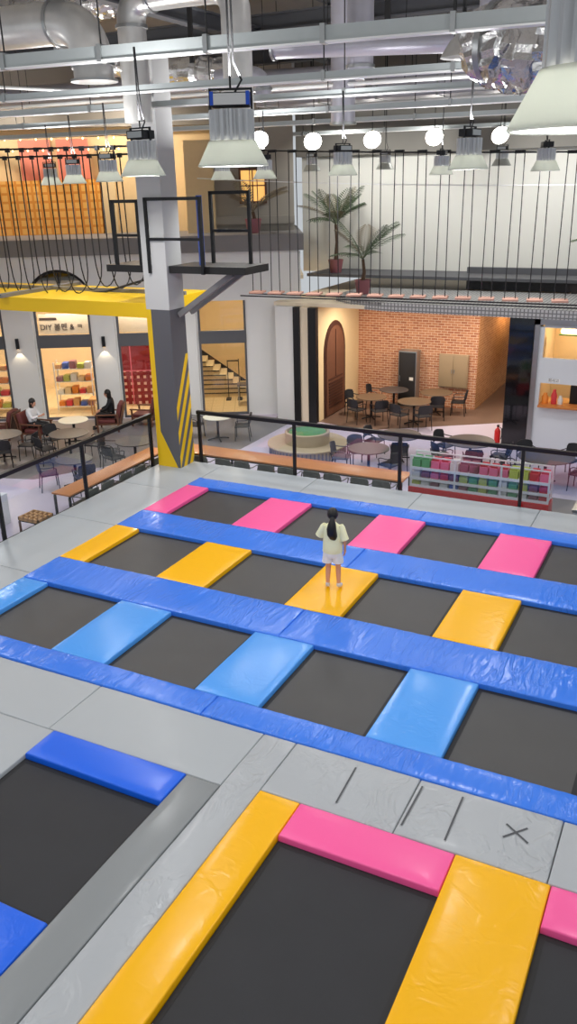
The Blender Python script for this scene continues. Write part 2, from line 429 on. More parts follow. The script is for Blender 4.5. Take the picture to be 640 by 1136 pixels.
PADLAB = {
 ('pink', 0): 'narrow pink pad at the left end of the far row', ('pink', 1): 'pink pad between the first two trampolines of the far row',
 ('pink', 2): 'pink pad just behind and right of the standing girl', ('pink', 3): 'wide pink pad near the right edge in the far row',
 ('yellow', 0): 'narrow yellow pad beside the grey floor at the row left end', ('yellow', 1): 'yellow pad left of the one the girl stands on',
 ('yellow', 2): 'yellow pad the girl in pale shirt stands on', ('yellow', 3): 'shiny yellow pad right of the girl with a bright streak',
 ('sky', 0): 'sky blue pad cut by the left picture edge', ('sky', 1): 'sky blue pad second from left below the yellow pads',
 ('sky', 2): 'sky blue pad in the middle of its row with glossy streaks', ('sky', 3): 'crinkled shiny sky blue pad, rightmost of its row'}
for m, y0, y1 in ROWS:
    for k, (x0, x1) in enumerate(XP):
        if k == 4: continue
        mat_thing('divider_pad', x0, x1, y0, y1, m, PADLAB[m, k], 'mat', 'divider pads between trampolines', .004, .014)
BEDLAB = {
 ('pink', 0): 'black trampoline in the far row, between its first and second pink pads', ('pink', 1): 'black trampoline in the far row, directly behind the girl',
 ('pink', 2): 'black trampoline in the far row between the two rightmost pink pads', ('pink', 3): 'black trampoline in the far row, cut by the right edge',
 ('yellow', 0): 'black trampoline between the narrow yellow pad and the next yellow pad', ('yellow', 1): 'black trampoline just left of the pad the girl stands on',
 ('yellow', 2): 'black trampoline just right of the pad the girl stands on', ('yellow', 3): 'black trampoline right of the shiny yellow pad, at the picture edge',
 ('sky', 0): 'black trampoline at the left end of the sky blue pad row', ('sky', 1): 'black trampoline between the second and third sky blue pads',
 ('sky', 2): 'black trampoline left of the crinkled sky blue pad', ('sky', 3): 'large black trampoline right of the crinkled sky blue pad'}
def tramp(x0, x1, y0, y1, label, group):
    t = thing('trampoline', label, 'trampoline', ((x0 + x1) / 2, (y0 + y1) / 2, -.10), 0, group)
    w, d = (x1 - x0) / 2 - G, (y1 - y0) / 2 - G; e = .06
    n = 10; vs = []; fs = []
    for j in range(n + 1):
        for i in range(n + 1):
            u, v = i / n * 2 - 1, j / n * 2 - 1
            vs.append((u * (w - e), v * (d - e), .028 - .012 * (1 - u * u) * (1 - v * v)))
    for j in range(n):
        for i in range(n): a = j * (n + 1) + i; fs.append((a, a + 1, a + n + 2, a + n + 1))
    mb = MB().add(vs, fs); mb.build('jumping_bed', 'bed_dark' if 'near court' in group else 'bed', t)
    f = MB()
    f.box((-w, -d, 0), (w, -d + e, .03)).box((-w, d - e, 0), (w, d, .03)).box((-w, -d + e, 0), (-w + e, d - e, .03)).box((w - e, -d + e, 0), (w, d - e, .03))
    f.build('webbing_border', 'webbing', t, smooth=False)
    return t
for m, y0, y1 in ROWS:
    for k, (x0, x1) in enumerate(XB):
        tramp(x0, x1, y0, y1, BEDLAB[m, k], 'trampolines in the main court')
bandtxt = ['thin blue mat strip along the far end of the court', 'blue mat strip between pink and yellow rows', 'wide blue mat strip between yellow and sky blue rows', 'blue mat strip along the near grey walkway']
for bi, (y0, y1) in enumerate(BANDS):
    cuts = [-10.57, -5.36, 3.0] if bi else [-10.57, -4.9, 3.0]
    for si in range(2):
        a, b = cuts[si], cuts[si + 1]
        mat_thing('band_mat', a, b, y0, y1, 'blue', bandtxt[bi] + (', length left of the seam' if si == 0 else ', length right of the seam'), 'mat', 'long blue strip mats', .006, .02, pucker=.005)
# left and far grey mats
GL = 'light grey floor mats along the platform edge'
ys = [7.72, 10.2, 12.7, 15.0, 17.04]
lab = ['large light grey floor mat beside the left end of the blue strips', 'grey floor mat beside the narrow yellow pad', 'grey floor mat by the wooden counter outside the left railing', 'grey floor mat in front of the grey and yellow column']
for i in range(4):
    mat_thing('floor_mat', -12.16, -10.57, ys[i], ys[i + 1], 'grey_mat', lab[i], 'mat', GL, -.02, .003, .015)
xs = [-10.57, -7.95, -5.35, -2.75, 3.0]
lab = ['grey floor mat under the railing, first right of the column', 'grey floor mat under the railing, in front of the round planter', 'grey floor mat under the railing, left of the snack rack', 'grey floor mat under the railing, in front of the snack rack']
for i in range(4):
    mat_thing('floor_mat', xs[i], xs[i + 1], 15.95, 17.04, 'grey_mat', lab[i], 'mat', GL, -.02, .003, .015)
GN = 'light grey walkway mats in the foreground'
mat_thing('walkway_mat', -9.6, -7.0, 6.64, 7.73, 'grey_mat', 'grey walkway mat at the left picture edge below the blue strip', 'mat', GN, -.012, .003)
mat_thing('walkway_mat', -7.0, -4.39, 6.64, 7.73, 'grey_mat', 'grey walkway mat above the royal blue pad', 'mat', GN, -.008, .004)
mat_thing('walkway_mat', -9.6, -6.9, 3.6, 6.64, 'grey_mat', 'grey walkway mat left of the nearest dark trampoline', 'mat', GN, -.012, .003)
mat_thing('walkway_mat', -4.39, -3.93, 2.2, 7.73, 'grey_vinyl', 'long creased light grey mat beside the long yellow strip', 'mat', GN, -.004, .01)
mat_thing('edge_mat', -4.86, -4.39, 2.2, 6.64, 'grey_dark', 'long mid grey mat right of the nearest left trampoline', 'mat', None, 0, .01)
w1 = mat_thing('walkway_mat', -3.93, -2.31, 6.76, 7.73, 'grey_vinyl', 'creased grey mat with one short dark line', 'mat', GN, 0, .014)
w2 = mat_thing('walkway_mat', -2.31, -.69, 6.76, 7.73, 'grey_vinyl', 'creased grey mat marked with a dark cross', 'mat', GN, 0, .014)
mat_thing('walkway_mat', -.69, .95, 6.76, 7.73, 'grey_vinyl', 'grey mat cut by the right picture edge beside the crossed mat', 'mat', GN, 0, .014)
def mark(par, p, q):
    x, y = par.location.x, par.location.y; p = Vector((p[0] - x, p[1] - y, 0)); q = Vector((q[0] - x, q[1] - y, 0))
    d = (q - p).normalized() * .0; s = Vector((-(q - p).y, (q - p).x, 0)).normalized() * .011
    n = 8; vs = []; fs = []
    w, dd = par.dimensions.x, par.dimensions.y
    for i in range(n + 1):
        c = p.lerp(q, i / n); u, v = c.x / 1.61, c.y / .96
        z = .104 + .007 * (4 * u * (1 - u)) ** .5 * (4 * v * (1 - v)) ** .5 + .006
        vs += [c + s + Vector((0, 0, z)), c - s + Vector((0, 0, z))]
    for i in range(n): fs.append((2 * i, 2 * i + 1, 2 * i + 3, 2 * i + 2))
    MB().add(vs, fs).build('line_marking', 'mark', par)['label'] = 'thin dark line drawn on the grey mat'
mark(w1, (-3.07, 7.58), (-3.04, 6.92)); mark(w2, (-2.25, 7.6), (-2.26, 6.9)); mark(w2, (-1.78, 7.62), (-1.77, 6.88))
mark(w2, (-1.24, 7.40), (-.97, 7.21)); mark(w2, (-1.23, 7.19), (-1.02, 7.43))
# near courts
NC = 'pads round the nearest trampolines'
mat_thing('border_pad', -6.9, -4.86, 6.10, 6.64, 'blue_deep', 'royal blue pad at the head of the nearest left trampoline', 'mat', NC, .006, .02)
mat_thing('border_pad', -6.9, -4.86, 3.62, 4.24, 'blue_deep', 'royal blue pad cut by the lower left picture edge', 'mat', NC, .006, .02)
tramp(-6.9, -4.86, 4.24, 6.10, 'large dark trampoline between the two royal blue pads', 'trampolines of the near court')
mat_thing('border_pad', -3.93, -3.41, 2.2, 6.76, 'yellow', 'long narrow yellow pad running to the bottom edge, left of pink', 'mat', NC, .006, .02)
mat_thing('border_pad', -1.62, -.65, 2.2, 6.76, 'yellow', 'wide yellow pad in the foreground between two pink pads', 'mat', NC, .006, .02)
mat_thing('border_pad', -3.41, -1.62, 6.20, 6.76, 'pink', 'long pink pad between the two foreground yellow pads', 'mat', NC, .004, .02)
mat_thing('border_pad', -.65, 1.15, 6.20, 6.76, 'pink', 'pink pad at the right edge, right of the wide yellow pad', 'mat', NC, .004, .02)
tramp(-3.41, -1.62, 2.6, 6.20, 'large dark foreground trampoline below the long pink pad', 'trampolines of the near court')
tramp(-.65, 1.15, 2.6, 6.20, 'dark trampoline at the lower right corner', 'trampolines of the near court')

# --- railings ------------------------------------------------------------------------
def railing(label, pts, axis, fixed, h=1.28):
    t = thing('glass_railing', label, 'railing', (fixed, pts[0], -.10) if axis == 'y' else (pts[0], fixed, -.10))
    P = (lambda s, z: (0, s - pts[0], z + .10)) if axis == 'y' else (lambda s, z: (s - pts[0], 0, z + .10))
    for s in pts:
        a = P(s, -.10); mb = MB().box((a[0] - .035, a[1] - .035, a[2]), (a[0] + .035, a[1] + .035, h + .06), bev=.006)
        mb.build('post', 'black_metal', t)
    a, b = P(pts[0] - .05, h), P(pts[-1] + .05, h)
    MB().bar(a, b, .085, .085).build('top_rail', 'black_metal', t, smooth=False)
    for s0, s1 in zip(pts, pts[1:]):
        a, b = P(s0 + .05, -.04), P(s1 - .05, h - .06)
        mb = MB()
        if axis == 'y': mb.box((-.006, a[1], a[2]), (.006, b[1], b[2]))
        else: mb.box((a[0], -.006, a[2]), (b[0], .006, b[2]))
        mb.build('glass_pane', 'glass', t, smooth=False)
    a, b = P(pts[0], -.07), P(pts[-1], -.07)
    MB().bar(a, b, .05, .05).build('bottom_channel', 'black_metal', t, smooth=False)
railing('black framed glass railing along the left platform edge', [8.63, 11.19, 13.76, 16.32], 'y', -12.20)
railing('long black framed glass railing along the far platform edge', [-11.22, -8.56, -5.91, -3.2, -.5], 'x', 17.06)

# --- column ----------------------------------------------------------------------------
def clip(poly, f):
    out = []
    for i, p in enumerate(poly):
        q = poly[(i + 1) % len(poly)]; a, b = f(p), f(q)
        if a >= 0: out.append(p)
        if a * b < 0: t = a / (a - b); out.append((p[0] + (q[0] - p[0]) * t, p[1] + (q[1] - p[1]) * t))
    return out
cx0, cx1, cy0, cy1, ct = -12.08, -11.42, 16.42, 17.05, 3.85
c = MB(); c.box((cx0, cy0, -.1), (cx1, cy1, ct)); c.m = 1
e = .004
c.prism([(cx0 - e, -.1), (cx0 + .13, -.1), (cx0 + .13, ct), (cx0 - e, ct)], (cy0 - e, cy0 - .0005))
c.prism([(cx0 + .13, .88), (cx0 + .13, -.1), (cx1 - .04, -.1)], (cy0 - e, cy0 - .0005))
face = [(cy0, -.1), (cy1, -.1), (cy1, ct), (cy0, ct)]
for i in range(-1, 6):
    k = -1.9 + i * .62
    sl = 2.3
    p = clip(clip(face, lambda q: (q[1] - sl * (q[0] - cy0)) - k), lambda q: k + .32 - (q[1] - sl * (q[0] - cy0)))
    p = [q for q in p]
    p = clip(p, lambda q: 2.75 - q[1]) if p else p
    if len(p) > 2: c.prism(p, (cx1 + .0005, cx1 + e), 'x')
struct('column_striped', c, ['col_grey', 'col_yellow'], smooth=False)
struct('column_upper', MB().box((cx0, cy0, ct + .002), (cx1, cy1, 9.2)), 'col_white', smooth=False)

# --- oblique shop facade ---------------------------------------------------------------
FA, FT = (-20.8, 21.0), R(28.5)
def FP(s, n=0, z=0):
    return Vector((FA[0] + s * math.cos(FT) - n * math.sin(FT), FA[1] + s * math.sin(FT) + n * math.cos(FT), z))
def fstruct(name, mb, m, **k): return struct(name, mb, m, (FA[0], FA[1], 0), FT, **k)
pill = [(-3.6, -2.6), (-.4, .56), (2.5, 3.26), (5.5, 5.98), (7.68, 9.45)]
for i, (a, b) in enumerate(pill):
    fstruct('pillar', MB().box((a, -.12, ZF), (b, .3, 4.6)).box((a - .05, .0, ZF), (a, .12, 4.5)).box((b, .0, ZF), (b + .05, .12, 4.5)), 'white_paint', smooth=False)
for a, b, n in ((-2.6, -.4, 1), (.56, 2.5, 2), (3.26, 5.5, 3), (5.98, 7.68, 4)):
    fr = MB().box((a + .05, -.02, 1.58), (b - .05, .1, 2.0)).box((a + .05, 0, ZF), (a + .12, .08, 4.3)).box((b - .12, 0, ZF), (b - .05, .08, 4.3)).box((a + .05, 0, ZF), (b - .05, .08, ZF + .08))
    w = fstruct('window_%d' % n, fr, 'facade_grey', smooth=False)
    MB().box((a + .12, .03, ZF + .08), (b - .12, .045, 1.58)).build('pane', 'glass_shop', w, smooth=False)
    MB().box((a + .12, .03, 2.0), (b - .12, .045, 3.0)).build('pane', 'glass_shop', w, smooth=False)
# wall above windows with a round-headed window, upper floor slab
cs, cz, cr = 1.55, 2.95, 1.12
fstruct('wall_facade', MB().box((-6, -.1, 3.0), (cs - cr, .2, 4.55)).box((cs + cr, -.1, 3.0), (9.4, .2, 4.55)).add(
    [(cs - cr, y, 4.55) for y in (-.1, .2)] + [p for k in range(17) for p in ((cs - cr * math.cos(PI * k / 16), -.1, cz + .05 + cr * math.sin(PI * k / 16)), (cs - cr * math.cos(PI * k / 16), .2, cz + .05 + cr * math.sin(PI * k / 16)))] + [(cs + cr, -.1, 4.55), (cs + cr, .2, 4.55)],
    [tuple([0] + [2 + 2 * k for k in range(17)] + [36])[::-1], tuple([1] + [3 + 2 * k for k in range(17)] + [37])] + [(2 + 2 * k, 4 + 2 * k, 5 + 2 * k, 3 + 2 * k) for k in range(16)]), 'white_paint', smooth=False)
aw = fstruct('window_5', MB().tube([(cs - (cr - .05) * math.cos(PI * k / 16), .05, cz + .05 + (cr - .05) * math.sin(PI * k / 16)) for k in range(17)], .06, 6).box((cs - cr, 0, cz), (cs + cr, .1, cz + .1)), 'iron')
MB().prism([(cs - (cr - .06) * math.cos(PI * k / 16), cz + .06 + (cr - .06) * math.sin(PI * k / 16)) for k in range(17)], (.04, .05)).build('pane', 'glass_shop', aw, smooth=False)
MB().box((cs - .025, .02, cz + .1), (cs + .025, .08, cz + cr)).box((cs - cr * .8, .02, cz + .55), (cs + cr * .8, .08, cz + .6)).build('glazing_bar', 'iron', aw, smooth=False)
fstruct('slab_upper', MB().box((-7, -.3, 4.55), (9.6, 6, 5.06)), 'slab_grey', smooth=False)
fstruct('floor_shop', MB().box((-7, .3, ZF + .001), (9.6, 7, ZF + .012)), 'tile_cream', smooth=False)
fstruct('wall_shop_back', MB().box((-7, 5.2, ZF), (9.6, 5.4, 4.55)), 'cream', smooth=False)
fstruct('wall_shop_divider', MB().box((5.3, .3, ZF), (5.42, 5.2, 4.55)), 'cream', smooth=False)
fstruct('ceiling_shop', MB().box((-7, .22, 3.6), (9.6, 5.2, 3.75)), 'cream_light', smooth=False)
# upper floor
fstruct('wall_orange', MB().box((-8, 3.0, 5.06), (2.66, 3.2, 6.85)), 'orange_panel', smooth=False)
fstruct('wall_upper', MB().box((-8, 3.4, 5.06), (6.6, 3.6, 8.5)), 'cream', smooth=False)
fstruct('wall_upper_band', MB().box((-8, 3.0, 8.5), (6.6, 3.6, 11.2)), 'bulkhead', smooth=False)
fstruct('wall_cream', MB().box((5.78, 1.5, 5.06), (6.72, 3.3, 7.95)).box((2.72, 3.0, 5.06), (3.2, 3.3, 7.95)), 'cream', smooth=False)
fstruct('wall_brown', MB().box((6.72, 1.9, 5.06), (9.4, 2.1, 11.2)).box((6.72, 1.7, 5.3), (9.4, 1.9, 5.55)), 'grey_wall', smooth=False)
wn = fstruct('window_6', MB().box((7.55, 1.80, 5.95), (8.48, 1.9, 6.03)).box((7.55, 1.80, 7.0), (8.48, 1.9, 7.08)).box((7.55, 1.8, 6.03), (7.62, 1.9, 7.0)).box((8.41, 1.8, 6.03), (8.48, 1.9, 7.0)).box((7.99, 1.83, 6.03), (8.03, 1.88, 7.0)).box((7.62, 1.83, 6.5), (8.41, 1.88, 6.54)), 'wood_chair', smooth=False)
MB().box((7.62, 1.87, 6.03), (8.41, 1.89, 7.0)).build('pane', 'win_warm', wn, smooth=False)
MATS['pink_board'] = mat('pink_board', (226, 138, 118), .6)
for i, (s, w, h) in enumerate(((.3, 1.1, 1.3), (1.6, 1.1, 1.3))):
    t = tag(MB().box((-w / 2, -.03, 0), (w / 2, .03, h), bev=.01).build('wall_board', 'pink_board', None, FP(s + .2, 3.33, 6.86), FT), ['pink upright board above the orange panels, left of two', 'pink upright board above the orange panels, right of two'][i], 'board', 'pink boards upstairs')
# string lights upstairs
for j, (zz, nn) in enumerate(((8.15, 1.2), (7.85, 2.0))):
    t = thing('string_lights', ['upper string of small warm bulbs on the upper floor', 'lower string of small warm bulbs on the upper floor'][j], 'lights', FP(-1.5, nn, zz), FT, 'string lights upstairs')
    MB().tube([(x * .25, 0, -.05 * math.sin(x * PI / 5) ** 2) for x in range(24)], .012, 5).build('wire', 'cable', t)
    for x in range(12): MB().lathe([(0.001, -.10), (.03, -.07), (.03, -.04), (.001, -.02)], (x * .5 + .1, 0, -.03), 8, False).build('bulb', 'string_bulb', t)

# --- shop interior things --------------------------------------------------------------
sb = MB().box((.58, .6, 1.95), (5.25, .68, 2.62)); o = sb.build('shop_sign', 'cream_light', None, (FA[0], FA[1], 0), FT, smooth=False)
tag(o, 'cream shop sign board with dark letters behind the upper window', 'sign')
text_mesh('lettering', 'DIY 볼펜 & ㅋ', .25, 'text_dark', o, (.62, .59, 2.10), (R(90), 0, 0))
MB().box((.62, .585, 2.42), (1.2, .6, 2.5)).build('sign_strip', 'text_dark', o, smooth=False)
red = tag(MB().box((0, 0, 0), (2.6, .08, 1.25)).box((0, 0, 2.1), (2.6, .08, 2.5)).build('red_dotted_partition', 'red_dots', None, FP(2.35, 1.9, ZF + .013), FT, smooth=False), 'dark red partition with rows of white dots behind shop glass', 'partition')
MB().box((0, .0, 1.25), (2.6, .08, 2.1)).build('plain_panel', 'red_shop', red, smooth=False)
MB().box((0, -.02, 1.22), (2.6, 0, 1.26)).box((1.0, -.02, 0), (1.04, 0, 2.5)).box((2.56, -.02, 0), (2.6, 0, 2.5)).build('rails', 'snack_pink', red, smooth=False)
def shelf_unit(name, label, loc, w, shelves, goods):
    t = thing(name, label, 'shelf', loc, FT, 'shop shelves behind the glass')
    H = shelves[-1] + .25
    for x in (0, w):
        for y in (0, .5): MB().box((x - .02, y - .02, 0), (x + .02, y + .02, H)).build('upright', 'white_plain', t, smooth=False)
    for z in shelves: MB().box((0, 0, z - .02), (w, .5, z)).build('shelf_board', 'white_plain', t, smooth=False)
    return t
S0 = [.15, .6, 1.05, 1.5]
shelf_unit('display_shelf', 'white shop shelf of bright goods behind the sign window', FP(.75, 1.2, ZF + .013), 1.3, S0, 0)
shelf_unit('display_shelf', 'white shop shelf of orange goods behind the leftmost window', FP(-2.3, 1.2, ZF + .013), 1.7, S0, 0)
goods = ['snack_orange', 'snack_blue', 'snack_white', 'snack_red', 'snack_brown', 'cream', 'tan', 'snack_lime']
first = {}
shelfword = ['bottom', 'second', 'third', 'top']
colw = {'snack_orange': 'orange', 'snack_blue': 'blue', 'snack_white': 'white', 'snack_red': 'red', 'snack_brown': 'brown', 'cream': 'cream', 'tan': 'tan', 'snack_lime': 'lime', 'snack_green': 'green', 'snack_pink': 'pink'}
for unit, s0, wd, where in ((0, .75, 1.3, 'sign window'), (1, -2.3, 1.7, 'leftmost window')):
    for si, z in enumerate(S0):
        n = 5
        for k in range(n):
            g = goods[(k * 3 + si * 2 + unit) % 8] if unit == 0 else ['snack_orange', 'tan', 'snack_orange', 'snack_lime', 'snack_red'][(k + si) % 5]
            h = .16 + .1 * ((k * 7 + si * 3) % 3) / 2; w = wd / n - .05
            o = MB().box((-w / 2, .06, 0), (w / 2, .4, h), bev=.012).build('goods_box', g, None, FP(s0 + wd * (k + .5) / n, 1.2, ZF + .0135 + z), FT)
            tag(o, '%s goods box, %s on the %s shelf behind the %s' % (colw[g], ['first', 'second', 'third', 'fourth', 'fifth'][k] + ' from left', shelfword[si], where), 'box', 'goods on the shop shelves')
tc_ = thing('goods_table', 'low tan display table behind the sign window glass', 'table', FP(2.5, .75, ZF + .013), FT)
MB().box((-.5, -.28, .5), (.75, .28, .55)).build('table_top', 'tan', tc_, smooth=False)
for x in (-.42, .68):
    for y in (-.22, .22): MB().box((x - .02, y - .02, 0), (x + .02, y + .02, .5)).build('leg', 'tan', tc_, smooth=False)
# stair behind the right window
st = thing('staircase', 'cream staircase with black stringer behind the right shop window', 'stairs', FP(6.0, 2.6, ZF + .013), FT)
sm = MB(); n = 9
for i in range(n):
    x1 = 1.72 - i * .24
    if x1 < -.42: break
    sm.box((-.5, 0, i * .17), (x1, 1.2, (i + 1) * .17))
sm.build('steps', 'stair', st, smooth=False)
MB().prism([(1.95, 0), (1.75, 0), (-.5, 1.55), (-.5, 1.82)], (1.2, 1.26)).build('stringer', 'iron', st, smooth=False)
nz = MB()
for i in range(n): nz.box((-.45, -.012, i * .17 + .13), (1.72 - i * .24 + .0, .0, i * .17 + .17))
nz.build('nosing', 'iron', st, smooth=False)
fs_ = thing('floor_stand_sign', 'black frame stand in front of the staircase behind glass', 'stand', FP(7.05, 2.2, ZF + .013), FT)
MB().box((-.22, -.02, .2), (-.19, .02, 1.45)).box((.19, -.02, .2), (.22, .02, 1.5)).box((-.22, -.02, 1.42), (.22, .02, 1.46)).build('frame', 'iron', fs_, smooth=False)
MB().box((-.3, -.2, 0), (-.12, .2, .04)).box((.12, -.2, 0), (.3, .2, .04)).box((-.22, -.02, .04), (-.19, .02, .2)).box((.19, -.02, .04), (.22, .02, .2)).build('foot', 'iron', fs_, smooth=False)
tb = thing('side_table', 'brown square table behind the right shop window', 'table', FP(7.6, 1.5, ZF + .013), FT)
MB().box((-.4, -.3, .7), (.4, .3, .74), bev=.006).build('table_top', 'table_dark', tb)
for x in (-.36, .36):
    for y in (-.26, .26): MB().box((x - .015, y - .015, 0), (x + .015, y + .015, .7)).build('leg', 'steel', tb, smooth=False)
# wall lamps on pillars
lamp0 = thing('wall_lamp', 'black tubular wall lamp on the white pillar left of the sign window', 'lamp', FP(.0, -.12, 1.78), FT, 'wall lamps on the shop pillars')
MB().lathe([(.06, -.17), (.06, .17)], (0, -.07, 0), 14).build('housing', 'black_metal', lamp0)
MB().box((-.03, -.03, -.05), (.03, .0, .05)).build('bracket', 'black_metal', lamp0, smooth=False)
MB().lathe([(.045, -.175), (.001, -.176)], (0, -.07, 0), 14).build('lens', 'lamp_warm', lamp0)
dup(lamp0, FP(2.86, -.12, 1.78), FT, 'black tubular wall lamp on the white pillar nearer the striped column')

# --- nook: white wall, black posts, arched door, brick wall ---------------------------------
struct('wall_nook_left', MB().box((-12.9, 24.5, ZF), (-12.22, 24.9, 2.86)), 'white_paint', smooth=False)
struct('trim_1', MB().box((-12.22, 24.42, ZF), (-12.0, 24.62, 2.86)), 'black_metal', smooth=False)
struct('wall_pinkish', MB().box((-12.0, 24.5, ZF), (-11.68, 24.9, 2.86)), 'cream_light', smooth=False)
struct('trim_2', MB().box((-11.68, 24.40, ZF), (-11.40, 24.60, 2.86)), 'black_metal', smooth=False)
struct('wall_arch', MB().box((-11.75, 24.60, ZF), (-11.40, 28.2, 2.86)), 'cream', smooth=False)
def arch_poly(y0, y1, z0, ztop, n=14):
    r_ = (y1 - y0) / 2; c_ = (y0 + y1) / 2; zc = ztop - r_ * 1.15
    return [(y0, z0), (y1, z0)] + [(c_ + r_ * math.cos(PI * k / n), zc + r_ * 1.15 * math.sin(PI * k / n)) for k in range(n + 1)]
dr = MB().prism(arch_poly(25.0, 26.75, ZF, 2.28), (-11.40, -11.37), 'x'); ad = struct('door_1', dr, 'arch_dark', smooth=False)
MB().prism(arch_poly(25.14, 26.61, ZF + .05, 2.12), (-11.37, -11.35), 'x').build('door_leaf', 'wood_chair', ad, smooth=False)
lv = MB()
for i in range(9): lv.box((-11.352, 25.3, -.6 + i * .1), (-11.33, 26.45, -.54 + i * .1))
lv.build('louver', 'arch_dark', ad, smooth=False)
MB().box((-11.352, 25.86, .4), (-11.335, 25.89, 2.0)).box((-11.352, 25.3, .35), (-11.335, 26.45, .39)).build('moulding', 'arch_dark', ad, smooth=False)
struct('wall_brick', MB().box((0, 0, 0), (4.36, .3, 3.76)), 'brick', (-11.42, 28.05, ZF), smooth=False)
struct('wall_corridor', MB().box((-.02, 0, 0), (.0, 8, 3.76)), 'brick_side', (-7.05, 28.08, ZF), smooth=False)
struct('wall_corridor_back', MB().box((-7.4, 36, ZF), (-4.2, 36.2, 2.86)), 'tan', smooth=False)
struct('trim_3', MB().box((-6.35, 30.3, .1), (-6.2, 32.4, 2.5)), 'iron', smooth=False)
struct('ceiling_nook', MB().box((-13, 24.62, 2.87), (-4.45, 36.2, 2.98)), 'cream_light', smooth=False)
ec = thing('electrical_cabinet', 'beige electrical cabinet on the brick wall', 'cabinet', (-8.36, 28.04, -.16))
MB().box((0, -.10, 0), (1.02, .0, 1.14), bev=.012).build('body', 'panel_beige', ec)
for a_, b_, h_ in ((.03, .5, .46), (.52, .99, .54)):
    o = MB().box((a_, -.115, .03), (b_, -.10, 1.11), bev=.004).build('door', 'panel_beige', ec)
    MB().box((h_, -.135, .5), (h_ + .02, -.115, .64)).build('handle', 'steel', o, smooth=False)
dc = thing('tall_cabinet', 'tall dark steel cabinet against the brick wall', 'cabinet', (-9.72, 27.6, ZF + .006))
MB().box((0, 0, 0), (.66, .42, 1.96), bev=.012).build('body', 'steel', dc)
dd_ = MB().box((.03, -.015, .05), (.63, .0, 1.92), bev=.004).build('door', 'cabinet_dark', dc)
MB().box((.42, -.02, .95), (.56, -.015, 1.06)).build('notice', 'snack_white', dd_, smooth=False)
MB().box((.06, -.04, .9), (.08, -.015, 1.1)).build('handle', 'steel', dd_, smooth=False)

# black glossy column and kiosk
struct('column_black', MB().box((-5.27, 24.4, ZF), (-4.57, 25.0, 2.86), bev=.01), 'black_gloss', smooth=False)
kw = MB(); KX0, KX1, KY = -4.42, 2.5, 24.5
for a in (((-4.42, KY, ZF), (-4.30, KY + .12, 2.62)), ((-4.30, KY, ZF), (KX1, KY + .12, .34)), ((-4.30, KY, 1.02), (KX1, KY + .12, 1.74)), ((-4.30, KY, 2.6), (KX1, KY + .12, 2.98)), ((-2.5, KY, .34), (KX1, KY + .12, 1.02))): kw.box(*a)
struct('wall_kiosk', kw, 'white_cool', smooth=False)
struct('trim_4', MB().box((-4.56, KY - .06, ZF), (-4.42, KY + .14, 2.98)).box((-4.56, KY - .06, 2.68), (KX1, KY, 2.98)), 'steel', smooth=False)
struct('wall_kiosk_inside', MB().box((-4.4, KY + 2.2, ZF), (KX1, KY + 2.3, 2.98)).box((-4.42, KY + .12, ZF), (-4.36, KY + 2.2, 2.98)), 'cream', smooth=False)
struct('ceiling_kiosk', MB().box((-4.42, KY + .0, 2.98), (KX1, KY + 2.3, 3.0)), 'white_cool', smooth=False)
MB_ = MB().box((-4.29, KY - .2, .342), (-2.51, KY + .34, .395), bev=.008); tag(MB_.build('serving_counter', 'counter_wood', None), 'orange wooden ledge under the white kiosk serving window', 'counter')
kl = thing('ceiling_lamp', 'rounded cream lamp inside the upper kiosk opening', 'lamp', (-3.55, KY + .7, 2.35))
MB().box((-.4, -.2, 0), (.9, .2, .16), bev=.07).build('diffuser', 'lamp_warm', kl); MB().box((-.43, -.22, -.03), (.93, .22, .0), bev=.01).build('trim_ring', 'planter_green', kl)
MB().box((-.02, -.02, .16), (.02, .02, .62)).build('stem', 'iron', kl, smooth=False)
ks = tag(MB().box((-.17, -.006, 0), (.17, .0, .1)).build('kiosk_sign', 'white_plain', None, (-3.92, KY - .001, 1.06), 0, smooth=False), 'small sign with black letters above the kiosk serving window', 'sign')
text_mesh('lettering', '회사고', .11, 'text_dark', ks, (-.16, -.008, .015), (R(90), 0, 0), .001)
for i, (x, m, w, h, lb) in enumerate(((-4.15, 'snack_orange', .18, .3, 'orange box on the kiosk ledge'), (-3.9, 'snack_red', .16, .42, 'red jug on the kiosk ledge'), (-3.72, 'snack_white', .14, .25, 'white carton on the kiosk ledge'))):
    tag(MB().lathe([(w * .5, 0), (w * .55, h * .6), (w * .3, h * .85), (w * .3, h)], (0, 0, 0), 12).build('container', m, None, (x, KY + .18, .3955)), lb, 'container', 'containers in the kiosk window')
tag(MB().box((0, 0, 0), (1.0, .5, .62), bev=.02).build('coffee_machine', 'iron', None, (-3.5, KY + .4, .3), 0), 'black coffee machine inside the kiosk serving window', 'machine')
struct('shelf_kiosk', MB().box((-4.34, KY + .36, .2), (-2.4, KY + 1.4, .298)), 'tan', smooth=False)
fe = thing('fire_extinguisher', 'red fire extinguisher standing left of the glossy black column', 'extinguisher', onz(551, 491, ZF))
MB().lathe([(.085, 0), (.09, .03), (.09, .36), (.06, .43), (.025, .46), (.025, .5)], (0, 0, 0), 16).build('body', 'red', fe)
MB().box((-.03, -.02, .5), (.03, .12, .53)).box((-.02, -.02, .5), (.02, .02, .56)).build('handle', 'black_metal', fe, smooth=False)
MB().tube([(.03, 0, .5), (.12, 0, .45), (.13, 0, .25), (.11, 0, .12)], .013, 6).build('hose', 'black_metal', fe)

